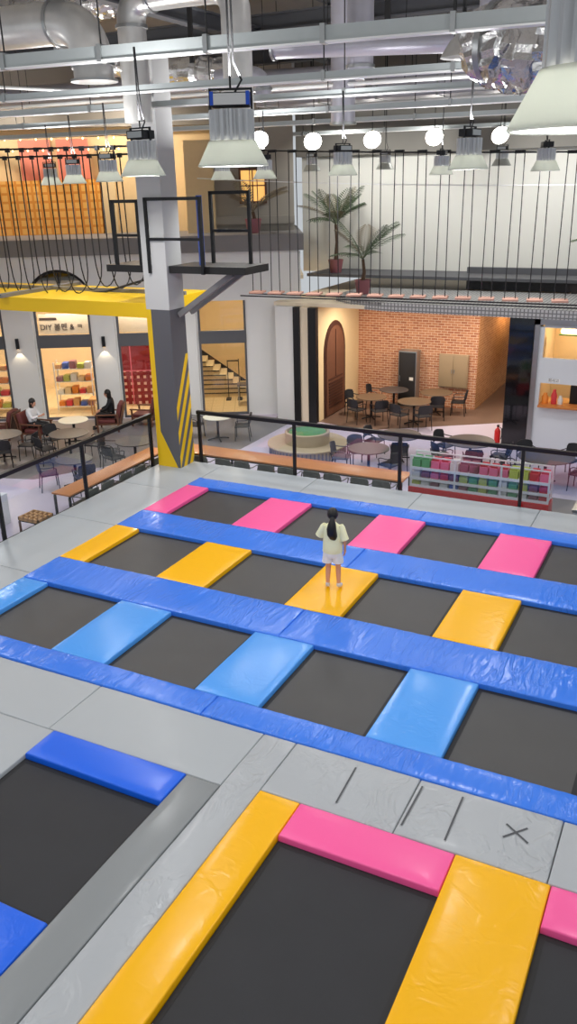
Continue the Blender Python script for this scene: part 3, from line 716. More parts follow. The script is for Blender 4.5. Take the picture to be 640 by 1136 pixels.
# --- mezzanine: back wall, mesh deck, yellow deck ------------------------------------------
struct('wall_back', MB().box((-14.6, 30.2, 3.4), (5, 30.4, 11.2)), 'white_wall', smooth=False)
struct('wall_bulkhead', MB().box((-14.6, 29.7, 7.45), (5, 30.2, 11.2)), 'bulkhead', smooth=False)
struct('wall_parapet', MB().box((-8.0, 29.6, 2.9), (5, 29.8, 3.72)), 'facade_grey', smooth=False)
struct('floor_mezzanine', MB().box((-13.5, 28.2, 3.42), (5, 30.2, 3.52)), 'facade_grey', smooth=False)
pts = [(-11.4, 26.5), (-11.1, 25.4), (-10.3, 24.75), (-9.2, 24.45), (-3, 24.3), (4, 24.3), (4, 28.2), (-11.4, 28.2)]
md = MB(); md.prism(pts, (3.05, 3.1), 'z'); struct('slab_mesh_deck', md, 'mesh_metal', smooth=False)
fa = MB()
for (a, b), (c_, d_) in zip(pts[:5], pts[1:6]): fa.add([(a, b, 2.86), (c_, d_, 2.86), (c_, d_, 3.12), (a, b, 3.12)], [(0, 1, 2, 3)])
fa2 = struct('trim_5', fa, 'mesh_side', smooth=False)
sol = fa2.modifiers.new('thickness', 'SOLIDIFY'); sol.thickness = .03
# yellow rope-course deck left of the column
yd = MB(); yd.box((-26, 16.45, 3.64), (cx0 - .01, 19.2, 3.98)); struct('slab_yellow_deck', yd, 'yellow_deck', smooth=False)
struct('beam_deck', MB().box((-16.62, 16.2, 3.98), (-16.42, 19.3, 4.07)).box((-26, 18.1, 3.98), (-12.1, 18.2, 4.07)), 'slab_grey', smooth=False)
struct('slab_station', MB().box((cx1 + .01, 16.5, 4.68), (-9.4, 17.6, 4.84)), 'iron', smooth=False)
struct('slab_station_left', MB().box((-13.2, 16.5, 4.68), (cx0 - .01, 17.6, 4.84)), 'iron', smooth=False)
struct('beam_brace', MB().bar((-11.4, 16.8, 3.7), (-9.9, 16.8, 4.66), .12).bar((-9.9, 17.3, 4.66), (-11.4, 17.3, 3.7), .12), 'slab_grey', smooth=False)
def frame_thing(label, x0, x1, y, z0, z1, mids=()):
    t = thing('guard_frame', label, 'railing', (x0, y, z0), 0, 'guard frames on the rope course station')
    w = x1 - x0; h = z1 - z0
    for x in (0, w) + tuple(m - x0 for m in mids): MB().box((x - .035, -.035, 0), (x + .035, .035, h)).build('post', 'black_metal', t, smooth=False)
    MB().box((0, -.035, h - .07), (w, .035, h)).build('top_bar', 'black_metal', t, smooth=False)
    MB().box((0, -.03, h * .44), (w, .03, h * .44 + .06)).build('middle_bar', 'black_metal', t, smooth=False)
    return t
frame_thing('small black guard frame left of the white upper column', -12.9, -12.2, 16.55, 4.84, 6.28)
frame_thing('wide black guard frame around the white upper column', -11.86, -10.42, 16.40, 4.68, 6.32)
frame_thing('black guard frame right of the white upper column, set back', -10.75, -9.75, 17.4, 4.84, 6.42)
bl = tag(MB().tube([(0, 0, 0), (0, 0, 1.5)], .07, 12).build('blue_post', 'snack_blue', None, (-10.75, 16.9, 4.84)), 'short blue post standing on the station beside the column', 'post')
# planter
pc = onz(341, 491, ZF + .3); 
pl = thing('round_planter', 'round stepped planter with green top beyond the railing', 'planter', (pc.x, pc.y, ZF))
sr_ = MB().lathe([(1.12, 0), (1.12, .27), (1.18, .29), (1.18, .33), (.6, .33)], (0, 0, 0), 48).build('step_ring', 'planter_tan', pl)
rb = MB()
for k in range(60):
    a = 2 * PI * k / 60; rb.box((1.115, -.02, .02), (1.14, .02, .27), Matrix.Rotation(a, 4, 'Z'))
rb.build('ribbed_side', 'planter_rib', sr_, smooth=False)
MB().lathe([(.66, .331), (.66, .66), (.6, .68), (.58, .6)], (0, 0, 0), 40, False).build('drum', 'planter_tan', pl)
gt = MB(); gt.lathe([(.58, .56), (.55, .64), (.4, .67), (.2, .66), (.001, .68)], (0, 0, 0), 32); gt.build('green_top', 'planter_green', pl)


# ================================================================== CAFE FURNITURE
def make_chair(label, group, m='chair_black'):
    t = thing('cafe_chair', label, 'chair', (0, 0, ZF), 0, group)      # front towards -y
    s = MB().box((-.24, -.23, .43), (.24, .22, .465), bev=.014); s.build('seat', m, t)
    n = 8; vs = []; fs = []
    for j in range(4):
        for i in range(n + 1):
            u = i / n * 2 - 1; z = .55 + .3 * j / 3
            y = .25 + .05 * (j / 3) - .06 * u * u + .0
            vs.append((u * (.235 - .03 * (j == 3)), y, z - .03 * u * u * (j == 3)))
    N = n + 1; k = len(vs); vs += [(v[0], v[1] + .022, v[2]) for v in vs]
    for j in range(3):
        for i in range(n):
            a = j * N + i; fs.append((a, a + 1, a + N + 1, a + N)); fs.append((k + a, k + a + N, k + a + N + 1, k + a + 1))
    for i in range(n): fs.append((i, k + i, k + i + 1, i + 1)); a = 3 * N + i; fs.append((a, a + 1, k + a + 1, k + a))
    for j in range(3): a = j * N; fs.append((a, a + N, k + a + N, k + a)); a = j * N + n; fs.append((a, k + a, k + a + N, a + N))
    MB().add(vs, fs).build('backrest', m, t)
    for x in (-1, 1):
        MB().tube([(x * .23, -.22, 0), (x * .215, -.2, .43)], .014, 6).build('leg', 'black_metal' if m != 'chair_blue' else m, t)
        MB().tube([(x * .23, .25, 0), (x * .215, .2, .43), (x * .21, .255, .6)], .014, 6).build('leg', 'black_metal' if m != 'chair_blue' else m, t)
        MB().tube([(x * .22, -.17, .43), (x * .255, -.18, .62), (x * .26, -.1, .66), (x * .255, .12, .66), (x * .225, .25, .68)], .014, 6).build('armrest', m, t)
    return t
PROTO = {}
def chair_at(x, y, rz, label, group, m='chair_black'):
    if m not in PROTO:
        c_ = make_chair(label, group, m); c_.location = (x, y, ZF + .007); c_.rotation_euler = (0, 0, rz); PROTO[m] = c_; KIDSOF(c_); return c_
    return dup(PROTO[m], (x, y, ZF + .007), rz, label, group)
def make_table(label, m, r, group, loc):
    t = thing('round_table', label, 'table', loc, 0, group)
    MB().lathe([(r - .02, .715), (r, .722), (r, .738), (r - .008, .745), (.001, .745)], (0, 0, 0), 36).build('table_top', m, t)
    MB().tube([(0, 0, .04), (0, 0, .715)], .04, 12).build('column', 'black_metal', t)
    mb = MB()
    for k in range(4):
        a = PI / 2 * k + PI / 4; mb.tube([(0, 0, .06), (.2 * math.cos(a), .2 * math.sin(a), .045), (.34 * math.cos(a), .34 * math.sin(a), .02)], .022, 6)
    mb.build('base', 'black_metal', t); return t
GT = 'round cafe tables'
def table_set(pix, r, m, what, chairs, cm='chair_black', shape=None, dist=.0):
    """pix: centre of the table top in the photo; chairs: list of (angle, word)"""
    p = onz(pix[0], pix[1], ZF + .75)
    make_table(what[0], m, r, GT, (p.x, p.y, ZF + .007))
    for a, w in chairs:
        d = r + .20 + dist; a_ = R(a); x, y = p.x + d * math.cos(a_), p.y + d * math.sin(a_)
        chair_at(x, y, a_ - PI / 2, '%s %s' % (w, what[1]), 'cafe chairs around the round tables', cm)
L4 = [(200, 'black chair at the left of the'), (290, 'black chair on the near side of the'), (20, 'black chair at the right of the'), (110, 'black chair on the far side of the')]
table_set((412, 440), .52, 'table_brown', ('round brown table nearest the arched door', 'brown table nearest the arched door'), [(165, 'black chair at the left of the'), (250, 'black chair on the near side of the'), (312, 'black chair on the near right of the')])
table_set((437, 432), .5, 'table_dark', ('dark round table by the brick wall, left of tall cabinet', 'dark table left of the tall cabinet'), [(180, 'black chair at the left of the')])
table_set((459.5, 445), .55, 'table_brown', ('round brown table in front of the tall steel cabinet', 'brown table in front of the tall cabinet'), [(250, 'black chair on the near left of the'), (310, 'black chair on the near right of the'), ])
table_set((484, 435), .55, 'table_brown', ('round brown table below the electrical cabinet', 'brown table below the electrical cabinet'), [(10, 'black chair at the right of the'), (290, 'black chair on the near side of the')])
table_set((409, 497), .56, 'table_dark', ('round table just beyond the railing with two grey chairs', 'table just beyond the railing centre'), [(190, 'grey backed chair at the left of the'), (135, 'grey backed chair at the far left of the')], 'chair_grey')
pp = onz(409, 497, ZF + .75)
chair_at(pp.x + .7, pp.y - .25, R(-20) - PI / 2, 'black chair at the right of the table just beyond the railing centre', 'cafe chairs around the round tables')
table_set((443, 482), .62, 'table_dark', ('dark round table between brick nook and railing, left one', 'dark table left of the fire extinguisher'), [(170, 'black chair at the left of the'), (290, 'black chair on the near side of the')])
table_set((522, 489), .66, 'table_dark', ('dark oval looking table behind the snack rack', 'dark table behind the snack rack'), [(160, 'black chair at the far left of the'), (225, 'black chair at the near left of the'), (355, 'black chair at the right of the'), (290, 'dark chair on the near side of the')])
table_set((606, 506), .72, 'table_dark', ('dark round table in front of the white kiosk', 'dark table in front of the kiosk'), [(130, 'black chair at the far left of the'), (62, 'black chair at the far right of the'), (-12, 'dark chair at the right of the'), (215, 'dark chair at the near left of the')])
# white table under the right shop window
table_set((241, 462), .45, 'table_cream', ('round cream table under the right shop window', 'cream table under the right shop window'), [(190, 'black armchair at the left of the'), (25, 'black armchair at the right of the')], 'chair_black', None, .12)
# left cafe area
table_set((81, 465.5), .46, 'table_cream', ('round cream table between the two seated people', 'cream table between the seated people'), [])
table_set((76, 480.5), .58, 'table_dark', ('dark round table in front of the cream table', 'dark table before the cream one'), [(165, 'black chair at the left of the'), (250, 'black chair on the near side of the'), (15, 'black chair at the right of the')])
table_set((1, 482), .6, 'table_dark', ('dark round table cut by the left picture edge', 'dark table at the left picture edge'), [(20, 'black chair at the right of the'), (315, 'black chair at the near right of the')])
table_set((149, 489), .55, 'table_dark', ('dark round table just left of the striped column', 'dark table left of the striped column'), [(200, 'black chair at the left of the'), (255, 'black chair on the near side of the')])
table_set((82, 509), .5, 'table_dark', ('dark round table beyond the railing among navy chairs', 'table beyond the left railing'), [(230, 'navy chair at the near left of the'), (330, 'navy chair at the right of the')], 'chair_blue')
# lounge chairs
def lounge(label, p, rz):
    t = thing('lounge_chair', label, 'chair', p, rz, 'wooden lounge chairs with maroon cushions')       # front towards -y
    for x in (-.34, .34):
        MB().box((x - .025, -.36, .0), (x + .025, -.31, .56)).build('leg', 'wood_chair', t, smooth=False)
        MB().box((x - .025, .30, .0), (x + .025, .36, .62)).build('leg', 'wood_chair', t, smooth=False)
        MB().box((x - .04, -.4, .56), (x + .04, .36, .60), bev=.01).build('armrest', 'wood_chair', t)
    MB().box((-.32, -.34, .24), (.32, .34, .29)).build('seat_frame', 'wood_chair', t, smooth=False)
    MB().box((-.31, -.36, .29), (.31, .24, .42), bev=.05).build('seat_cushion', 'maroon', t)
    M = Matrix.Translation((0, .30, .42)) @ Matrix.Rotation(R(-14), 4, 'X')
    MB().box((-.31, -.07, 0), (.31, .08, .52), M, bev=.06).build('back_cushion', 'maroon', t)
    MB().box((-.34, .10, -.2), (.34, .13, .5), M).build('back_frame', 'wood_chair', t, smooth=False)
    return t
LZ = ZF + .007
lp = onz(40, 474, LZ + .42); lounge('wooden lounge chair under the seated person in white', (lp.x, lp.y, LZ), R(100))
rp = onz(121, 463, LZ + .42); lounge('wooden lounge chair under the seated person in black', (rp.x, rp.y, LZ), R(-60))
t3 = onz(161, 457, LZ + .42); lounge('wooden lounge chair with empty maroon cushion near the red partition', (t3.x, t3.y, LZ), R(-75))
t4 = onz(5, 472, LZ + .42); lounge('empty wooden lounge chair at the left picture edge', (t4.x - .1, t4.y, LZ), R(-70))
# long counters with chairs pushed under
def counter(label, p0, p1, w, nleg):
    p0, p1 = Vector(p0), Vector(p1); d = (p1 - p0); L = d.length; rz = math.atan2(d.y, d.x)
    t = thing('bar_counter', label, 'counter', (p0.x, p0.y, ZF), rz)
    MB().box((0, -w / 2, .71), (L, w / 2, .75), bev=.006).build('counter_top', 'counter_wood', t)
    MB().box((.03, -w / 2 + .03, .665), (L - .03, -w / 2 + .06, .71)).box((.03, w / 2 - .06, .665), (L - .03, w / 2 - .03, .71)).build('apron', 'black_metal', t, smooth=False)
    for i in range(nleg):
        x = .05 + (L - .1) * i / (nleg - 1)
        for y in (-w / 2 + .05, w / 2 - .05): MB().box((x - .025, y - .025, 0), (x + .025, y + .025, .665)).build('leg', 'black_metal', t, smooth=False)
    return t, L, rz
ctr, Lc, _ = counter('orange wooden counter along the left railing', (-13.22, 14.0, 0), (-13.22, 18.0, 0), .55, 4)
OW = ['nearest', 'second', 'third', 'fourth', 'fifth', 'sixth', 'seventh', 'eighth', 'ninth', 'tenth']
for i in range(6):
    chair_at(-12.84, [14.42, 15.0, 15.72, 16.3, 17.02, 17.6][i], R(-90), 'low olive chair pushed under the left wooden counter, %s one from its open end' % OW[i], 'chairs under the wooden counters', 'chair_olive')
counter('long orange wooden counter beyond the far railing', (-12.6, 18.35, 0), (-6.15, 18.35, 0), .72, 6)
for i in range(10):
    chair_at(-12.55 + (i // 2) * 1.27 + (.36, .92)[i % 2], 17.84, R(180), 'low olive chair at the far wooden counter, %s one from the column' % OW[i], 'chairs under the wooden counters', 'chair_olive')
# low table with square holes at the left
ct = thing('crate_stool', 'low tan grid topped stool near the left railing', 'stool', (-13.45, 13.35, ZF))
g = MB()
for i in range(5): g.box((-.30 + i * .14, -.26, .34), (-.26 + i * .14, .26, .42))
for j in range(4): g.box((-.30, -.26 + j * .16, .34), (.30, -.22 + j * .16, .42))
g.build('grid_top', 'tan', ct, smooth=False); MB().box((-.29, -.25, .31), (.29, .25, .339)).build('tray', 'iron', ct, smooth=False)
for x in (-.28, .28):
    for y in (-.24, .24): MB().box((x - .02, y - .02, 0), (x + .02, y + .02, .31)).build('leg', 'wood_chair', ct, smooth=False)
tag(MB().box((0, 0, 0), (.9, .45, .75), bev=.01).build('white_box', 'white_plain', None, (-15.3, 13.0, ZF + .006), .1), 'plain white box standing beyond the left railing post', 'box')
# snack rack
rx0, rx1, ry0, ry1 = -6.02, -2.80, 18.2, 18.62
rk = thing('snack_rack', 'white wire snack rack with red base beyond the railing', 'rack', (rx0, ry0, ZF))
W_, D_ = rx1 - rx0, ry1 - ry0
for x in (0, W_ / 3, W_ * 2 / 3, W_):
    for y in (0, D_): MB().box((x - .02, y - .02, 0), (x + .02, y + .02, 1.36)).build('upright', 'white_plain', rk, smooth=False)
for z in (.62, .80, 1.06):
    s_ = MB().box((0, 0, z - .02), (W_, D_, z)); s_ = s_.build('shelf_board', 'white_plain', rk, smooth=False)
    MB().box((0, -.03, z - .03), (W_, -.012, z + .035)).build('price_strip', 'white_plain', s_, smooth=False)
MB().box((-.04, -.06, .0), (W_ + .04, D_ + .04, .585), bev=.01).build('red_base', 'red', rk)
MB().box((-.02, -.012, 1.34), (W_ + .02, .012, 1.37)).box((-.02, D_ - .012, 1.34), (W_ + .02, D_ + .012, 1.37)).build('top_rail', 'white_plain', rk, smooth=False)
top = ['snack_green', 'snack_green', 'snack_pink', 'snack_pink', 'snack_white', 'snack_brown', 'snack_brown', 'snack_pink', 'snack_pink', 'snack_pink', 'snack_lime', 'snack_lime', 'snack_red', 'snack_pink']
mid = ['snack_white', 'snack_brown', 'snack_pink', 'snack_red', 'snack_brown', 'snack_lime', 'snack_green', 'snack_lime', 'snack_green', 'snack_white', 'snack_green', 'snack_lime', 'snack_brown', 'snack_red']
low = ['snack_lime', 'snack_white', 'snack_brown', 'snack_white', 'snack_blue', 'snack_brown', 'snack_green', 'snack_lime', 'snack_green', 'snack_white', 'snack_green', 'snack_white', 'snack_brown', 'snack_red']
ordw = ['first', 'second', 'third', 'fourth', 'fifth', 'sixth', 'seventh', 'eighth', 'ninth', 'tenth', 'eleventh', 'twelfth', 'thirteenth', 'last']
cache = {}
for nm, z, lst, h in (('top', 1.062, top, .2), ('middle', .802, mid, .15), ('bottom', .622, low, .1)):
    for k, m in enumerate(lst):
        key = (m, h); w = W_ / 14 - .035
        if key not in cache:
            mb = MB().box((-w / 2, .03, 0), (w / 2, .36, h), bev=.008); o = mb.build('snack_box', m)
            fl = MB()
            for a in range(3): fl.box((-w / 2 + .015, .06 + a * .1, h), (w / 2 - .015, .11 + a * .1, h + .05), bev=.006)
            fl.build('packets', 'snack_red' if m == 'snack_pink' else m, o); cache[key] = o; KIDSOF(o)
        else:
            b = cache[key]; o = b.copy(); COL.objects.link(o)
            for ch in KIDSOF(b): c_ = ch.copy(); COL.objects.link(c_); c_.parent = o
        o.location = (rx0 + W_ * (k + .5) / 14, ry0, ZF + z)
        tag(o, '%s snack box, %s from the left on the %s rack shelf' % (colw[m] if m in colw else m, ordw[k], nm), 'snack box', 'snack boxes on the rack')
# white framed chest at the right edge
ch = thing('display_chest', 'white framed glass topped chest right of the snack rack', 'freezer', (-2.2, 18.0, ZF + .006))
MB().box((0, 0, 0), (1.6, 1.0, .56), bev=.01).build('body', 'white_plain', ch)
f_ = MB().box((-.03, -.03, .56), (1.63, .06, .62)).box((-.03, .94, .56), (1.63, 1.03, .62)).box((-.03, .06, .56), (.06, .94, .62)).box((1.54, .06, .56), (1.63, .94, .62)); f_.build('frame', 'steel', ch, smooth=False)
MB().box((.06, .06, .562), (1.54, .94, .575)).build('goods_tray', 'snack_lime', ch, smooth=False); MB().box((.06, .06, .6), (1.54, .94, .606)).build('glass_lid', 'glass', ch, smooth=False)

# ================================================================== PEOPLE
def skin_mesh(name, pts, edges, m, parent, root=0, sub=2):
    """pts: {key: (pos, radius)}"""
    keys = list(pts); ix = {k: i for i, k in enumerate(keys)}
    me = bpy.data.meshes.new(name); me.from_pydata([tuple(pts[k][0]) for k in keys], [(ix[a], ix[b]) for a, b in edges], [])
    o = bpy.data.objects.new(name, me); COL.objects.link(o)
    md = o.modifiers.new('skin', 'SKIN'); md.use_smooth_shade = True
    for i, k in enumerate(keys):
        r_ = pts[k][1]; r_ = r_ if isinstance(r_, tuple) else (r_, r_)
        me.skin_vertices[0].data[i].radius = r_; me.skin_vertices[0].data[i].use_root = (i == root)
    sb_ = o.modifiers.new('sub', 'SUBSURF'); sb_.levels = sub; sb_.render_levels = sub
    bpy.context.view_layer.update()
    me2 = bpy.data.meshes.new_from_object(o.evaluated_get(bpy.context.evaluated_depsgraph_get()))
    bpy.data.objects.remove(o); me2.name = name
    me2.materials.clear(); me2.materials.append(MATS[m])
    for p in me2.polygons: p.use_smooth = True
    o = bpy.data.objects.new(name, me2); COL.objects.link(o); o.parent = parent; return o
V = Vector
def hand_chain(pts, edges, side, wrist, d, up, s):
    """palm, five unequal curled fingers; d: direction of the hand, up: back of the hand"""
    d = d.normalized(); sd = d.cross(up).normalized() * side; up = sd.cross(d).normalized() * side
    pal = wrist + d * .045 * s; pts['palm' + str(side)] = (pal, (.030 * s, .016 * s)); edges.append(('wr%d' % side, 'palm%d' % side))
    for i, (o, L) in enumerate(((-.028, .062), (-.010, .072), (.009, .067), (.026, .052))):
        b = pal + d * .035 * s + sd * o * s; m_ = b + d * L * .5 * s - up * .006 * s; e_ = b + d * L * .85 * s - up * .026 * s
        for nm, p, r_ in (('a', b, .0095), ('b', m_, .0085), ('c', e_, .007)): pts['f%d%s%d' % (i, nm, side)] = (p, r_ * s)
        edges += [('palm%d' % side, 'f%da%d' % (i, side)), ('f%da%d' % (i, side), 'f%db%d' % (i, side)), ('f%db%d' % (i, side), 'f%dc%d' % (i, side))]
    b = wrist + d * .03 * s - sd * .03 * s; e_ = b + d * .035 * s - sd * .018 * s - up * .012 * s
    pts['t1%d' % side] = (b, .011 * s); pts['t2%d' % side] = (e_, .008 * s)
    edges += [('wr%d' % side, 't1%d' % side), ('t1%d' % side, 't2%d' % side)]
def head_mesh(parent, c, s, yaw=0, pitch=0, m='skin'):
    pass
def person(name, label, loc, rz, J, s, top, top_r, bottoms, sock, hair_fn):
    """J: joints, facing -y, in metres; s: size factor of radii"""
    t = thing(name, label, 'person', loc, rz)
    pts, ed = {}, []
    P = lambda k, v, r_: pts.__setitem__(k, (V(v), r_))
    pel, ch_, nk, hd = V(J['pelvis']), V(J['chest']), V(J['neck']), V(J['head'])
    P('pel', pel, (.125 * s, .095 * s)); P('waist', pel.lerp(ch_, .45), (.105 * s, .08 * s)); P('chest', ch_, (.13 * s, .09 * s)); P('nk', nk, .048 * s)
    f = V(J.get('face', (0, -1, 0))).normalized()
    P('jaw', hd + f * .02 * s - V((0, 0, .07 * s)), .066 * s); P('hd', hd, (.082 * s, .095 * s)); P('crown', hd + V((0, 0, .07 * s)) - f * .01 * s, .068 * s)
    P('nose', hd + f * .105 * s - V((0, 0, .02 * s)), .012 * s)
    ed += [('pel', 'waist'), ('waist', 'chest'), ('chest', 'nk'), ('nk', 'jaw'), ('jaw', 'hd'), ('hd', 'crown'), ('hd', 'nose')]
    for sd, n_ in ((1, 'l'), (-1, 'r')):
        sh, el, wr = V(J['sh' + n_]), V(J['el' + n_]), V(J['wr' + n_])
        P('sh%d' % sd, sh, .05 * s); P('ua%d' % sd, sh.lerp(el, .5), .043 * s); P('el%d' % sd, el, .035 * s); P('wr%d' % sd, wr, (.024 * s, .02 * s))
        ed += [('chest', 'sh%d' % sd), ('sh%d' % sd, 'ua%d' % sd), ('ua%d' % sd, 'el%d' % sd), ('el%d' % sd, 'wr%d' % sd)]
        hand_chain(pts, ed, sd, wr, V(J.get('hd' + n_, tuple(wr - el))), V(J.get('hu' + n_, (sd, 0, 0))), s)
        hp, kn, an, toe = V(J['hp' + n_]), V(J['kn' + n_]), V(J['an' + n_]), V(J['toe' + n_])
        P('hp%d' % sd, hp, .085 * s); P('th%d' % sd, hp.lerp(kn, .5), .073 * s); P('kn%d' % sd, kn, .053 * s); P('cf%d' % sd, kn.lerp(an, .35), .052 * s); P('an%d' % sd, an, .034 * s)
        P('heel%d' % sd, an + V((0, 0, -.03 * s)) - (toe - an).normalized() * .01, .036 * s); P('toe%d' % sd, toe, (.036 * s, .022 * s))
        ed += [('pel', 'hp%d' % sd), ('hp%d' % sd, 'th%d' % sd), ('th%d' % sd, 'kn%d' % sd), ('kn%d' % sd, 'cf%d' % sd), ('cf%d' % sd, 'an%d' % sd), ('an%d' % sd, 'heel%d' % sd), ('heel%d' % sd, 'toe%d' % sd)]
    b = skin_mesh('body', pts, ed, 'skin', t)
    # eyes, brows, mouth, ears
    rt = f.cross(V((0, 0, 1))).normalized()
    for sd in (-1, 1):
        e_ = hd + f * .083 * s + rt * sd * .032 * s
        MB().lathe([(.001, -.008), (.010, 0), (.001, .008)], e_, 8, False).build('eye', 'hair', b)
        er = hd + rt * sd * .083 * s - V((0, 0, .01 * s))
        MB().loft([(er.x, er.y, er.z - .03 * s, .008 * s, .012 * s), (er.x, er.y, er.z, .014 * s, .02 * s), (er.x, er.y, er.z + .028 * s, .01 * s, .014 * s)], 8).build('ear', 'skin', b)
    mo = hd + f * .088 * s - V((0, 0, .062 * s)); MB().bar(mo - rt * .02 * s, mo + rt * .02 * s, .008, .008).build('mouth', 'maroon', b)
    # clothes
    if top is None: girl_clothes(t, J)
    tp = None if top is None else {'a': (pel + V((0, 0, top[1])), tuple(v * s for v in top_r[0])), 'b': (pel.lerp(ch_, .5), tuple(v * s for v in top_r[1])), 'c': (ch_, tuple(v * s for v in top_r[2])), 'd': (nk - V((0, 0, .035)), .062 * s)}
    te = [('a', 'b'), ('b', 'c'), ('c', 'd')]
    for n_ in ('lr' if top else ''):
        sh, el, wr = V(J['sh' + n_]), V(J['el' + n_]), V(J['wr' + n_])
        tp['s' + n_] = (sh, .072 * s); te.append(('c', 's' + n_))
        fr = top[2]
        if fr <= 1: tp['e' + n_] = (sh.lerp(el, fr), top[3] * s); te.append(('s' + n_, 'e' + n_))
        else:
            tp['e' + n_] = (el, .056 * s); tp['w' + n_] = (el.lerp(wr, fr - 1), .042 * s); te += [('s' + n_, 'e' + n_), ('e' + n_, 'w' + n_)]
    if top: skin_mesh('top', tp, te, top[0], t)
    bp_ = {'p': (pel + V((0, 0, .03)), (.145 * s, .118 * s))}; be = []
    for n_ in ('lr' if top else ''):
        hp, kn, an = V(J['hp' + n_]), V(J['kn' + n_]), V(J['an' + n_])
        bp_['h' + n_] = (hp, .108 * s); be.append(('p', 'h' + n_))
        if bottoms[1] < 1: bp_['m' + n_] = (hp.lerp(kn, bottoms[1]), .1 * s); be.append(('h' + n_, 'm' + n_))
        else:
            bp_['t' + n_] = (hp.lerp(kn, .5), .088 * s); bp_['k' + n_] = (kn, .068 * s); bp_['a' + n_] = (kn.lerp(an, .9), .05 * s); be += [('h' + n_, 't' + n_), ('t' + n_, 'k' + n_), ('k' + n_, 'a' + n_)]
    if top: skin_mesh(bottoms[2], bp_, be, bottoms[0], t)
    for n_ in 'lr':
        an, toe = V(J['an' + n_]), V(J['toe' + n_]); u_ = (toe - an).normalized()
        sk = {'a': (an + V((0, 0, .06 * s)), .041 * s), 'b': (an + V((0, 0, -.02 * s)) - u_ * .012, .046 * s), 'c': (an.lerp(toe, .6) + V((0, 0, -.012 * s)), (.046 * s, .036 * s)), 'd': (toe, (.042 * s, .028 * s))}
        skin_mesh(sock[1], sk, [('a', 'b'), ('b', 'c'), ('c', 'd')], sock[0], t)
    hair_fn(t, hd, f, rt, s)
    return t
def hair_cap(t, hd, f, s, rx=.102, ry=.108, rz=.118, back=.03, up=.018):
    c = hd - f * back * s + V((0, 0, up * s)); prof = [(max(.001, math.sin(PI * k / 12)), -math.cos(PI * k / 12)) for k in range(13)]
    mb = MB().lathe(prof, (0, 0, 0), 20, False); a = math.atan2(f.y, f.x)
    M = Matrix.Rotation(a, 4, 'Z'); mb.v = [c + (M @ V((v.x * ry * s, v.y * rx * s, v.z * rz * s))) for v in mb.v]
    return mb.build('hair', 'hair', t)
def ponytail(t, hd, f, rt, s):
    hc = hair_cap(t, hd, f, s)
    b0 = hd - f * .10 * s - V((0, 0, .05 * s))
    P_ = [(.02, 0, .04, 0), (-.04, 0, .05, .035), (-.12, -.005, .075, .05), (-.21, -.014, .09, .05), (-.30, -.006, .092, .035), (-.37, .02, .078, .02), (-.42, .04, .04, .01), (-.445, .05, .012, .01)]
    mb = MB().tube([b0 - f * d * s + V((0, 0, z * s)) + rt * x * s for z, x, r_, d in P_], [p[2] * s for p in P_], 14)
    mb.build('ponytail', 'hair', hc)
    MB().tube([b0 + V((0, 0, -.02 * s)) - f * .02 * s, b0 + V((0, 0, -.05 * s)) - f * .035 * s], .046 * s, 12).build('hair_tie', 'iron', hc)
def girl_clothes(t, J):
    m = MB().loft([(0, 0, .685, .168, .135), (0, 0, .70, .174, .14), (0, 0, .80, .17, .132), (0, .005, .95, .16, .118), (0, .01, 1.06, .158, .11), (0, .01, 1.125, .165, .102), (0, .005, 1.165, .13, .088), (0, 0, 1.195, .08, .07), (0, 0, 1.215, .062, .06)], 24)
    for n_ in 'lr':
        sh, el, wr = V(J['sh' + n_]), V(J['el' + n_]), V(J['wr' + n_]); d = (el - sh)
        m.tube([sh - d.normalized() * .05 + V((0, 0, .0)), sh, sh.lerp(el, .45), sh.lerp(el, .9), sh.lerp(el, .93)], [.05, .066, .068, .074, .06], 14)
    m.build('shirt', 'shirt_yellow', t, ang=50)
    q = MB().loft([(0, 0, .83, .13, .10), (0, 0, .74, .158, .128), (0, 0, .64, .168, .136), (0, 0, .60, .15, .12)], 20)
    for n_, sx in (('l', 1), ('r', -1)):
        k = V(J['kn' + n_]); q.loft([(sx * .078, 0, .70, .084, .112), (sx * .082, -.003, .58, .092, .112), (sx * .088, -.008, .495, .098, .112), (sx * .088, -.008, .49, .08, .09)], 16)
    q.build('shorts', 'shorts_white', t, ang=50)
def shorthair(t, hd, f, rt, s):
    hair_cap(t, hd, f, s)
    b0 = hd - f * .055 * s; MB().tube([b0 + V((0, 0, .03 * s)), b0 - V((0, 0, .08 * s)), b0 - f * .02 * s - V((0, 0, .17 * s)), b0 - f * .02 * s - V((0, 0, .23 * s))], [.08 * s, .082 * s, .075 * s, .05 * s], 14).build('hair_length', 'hair', t)
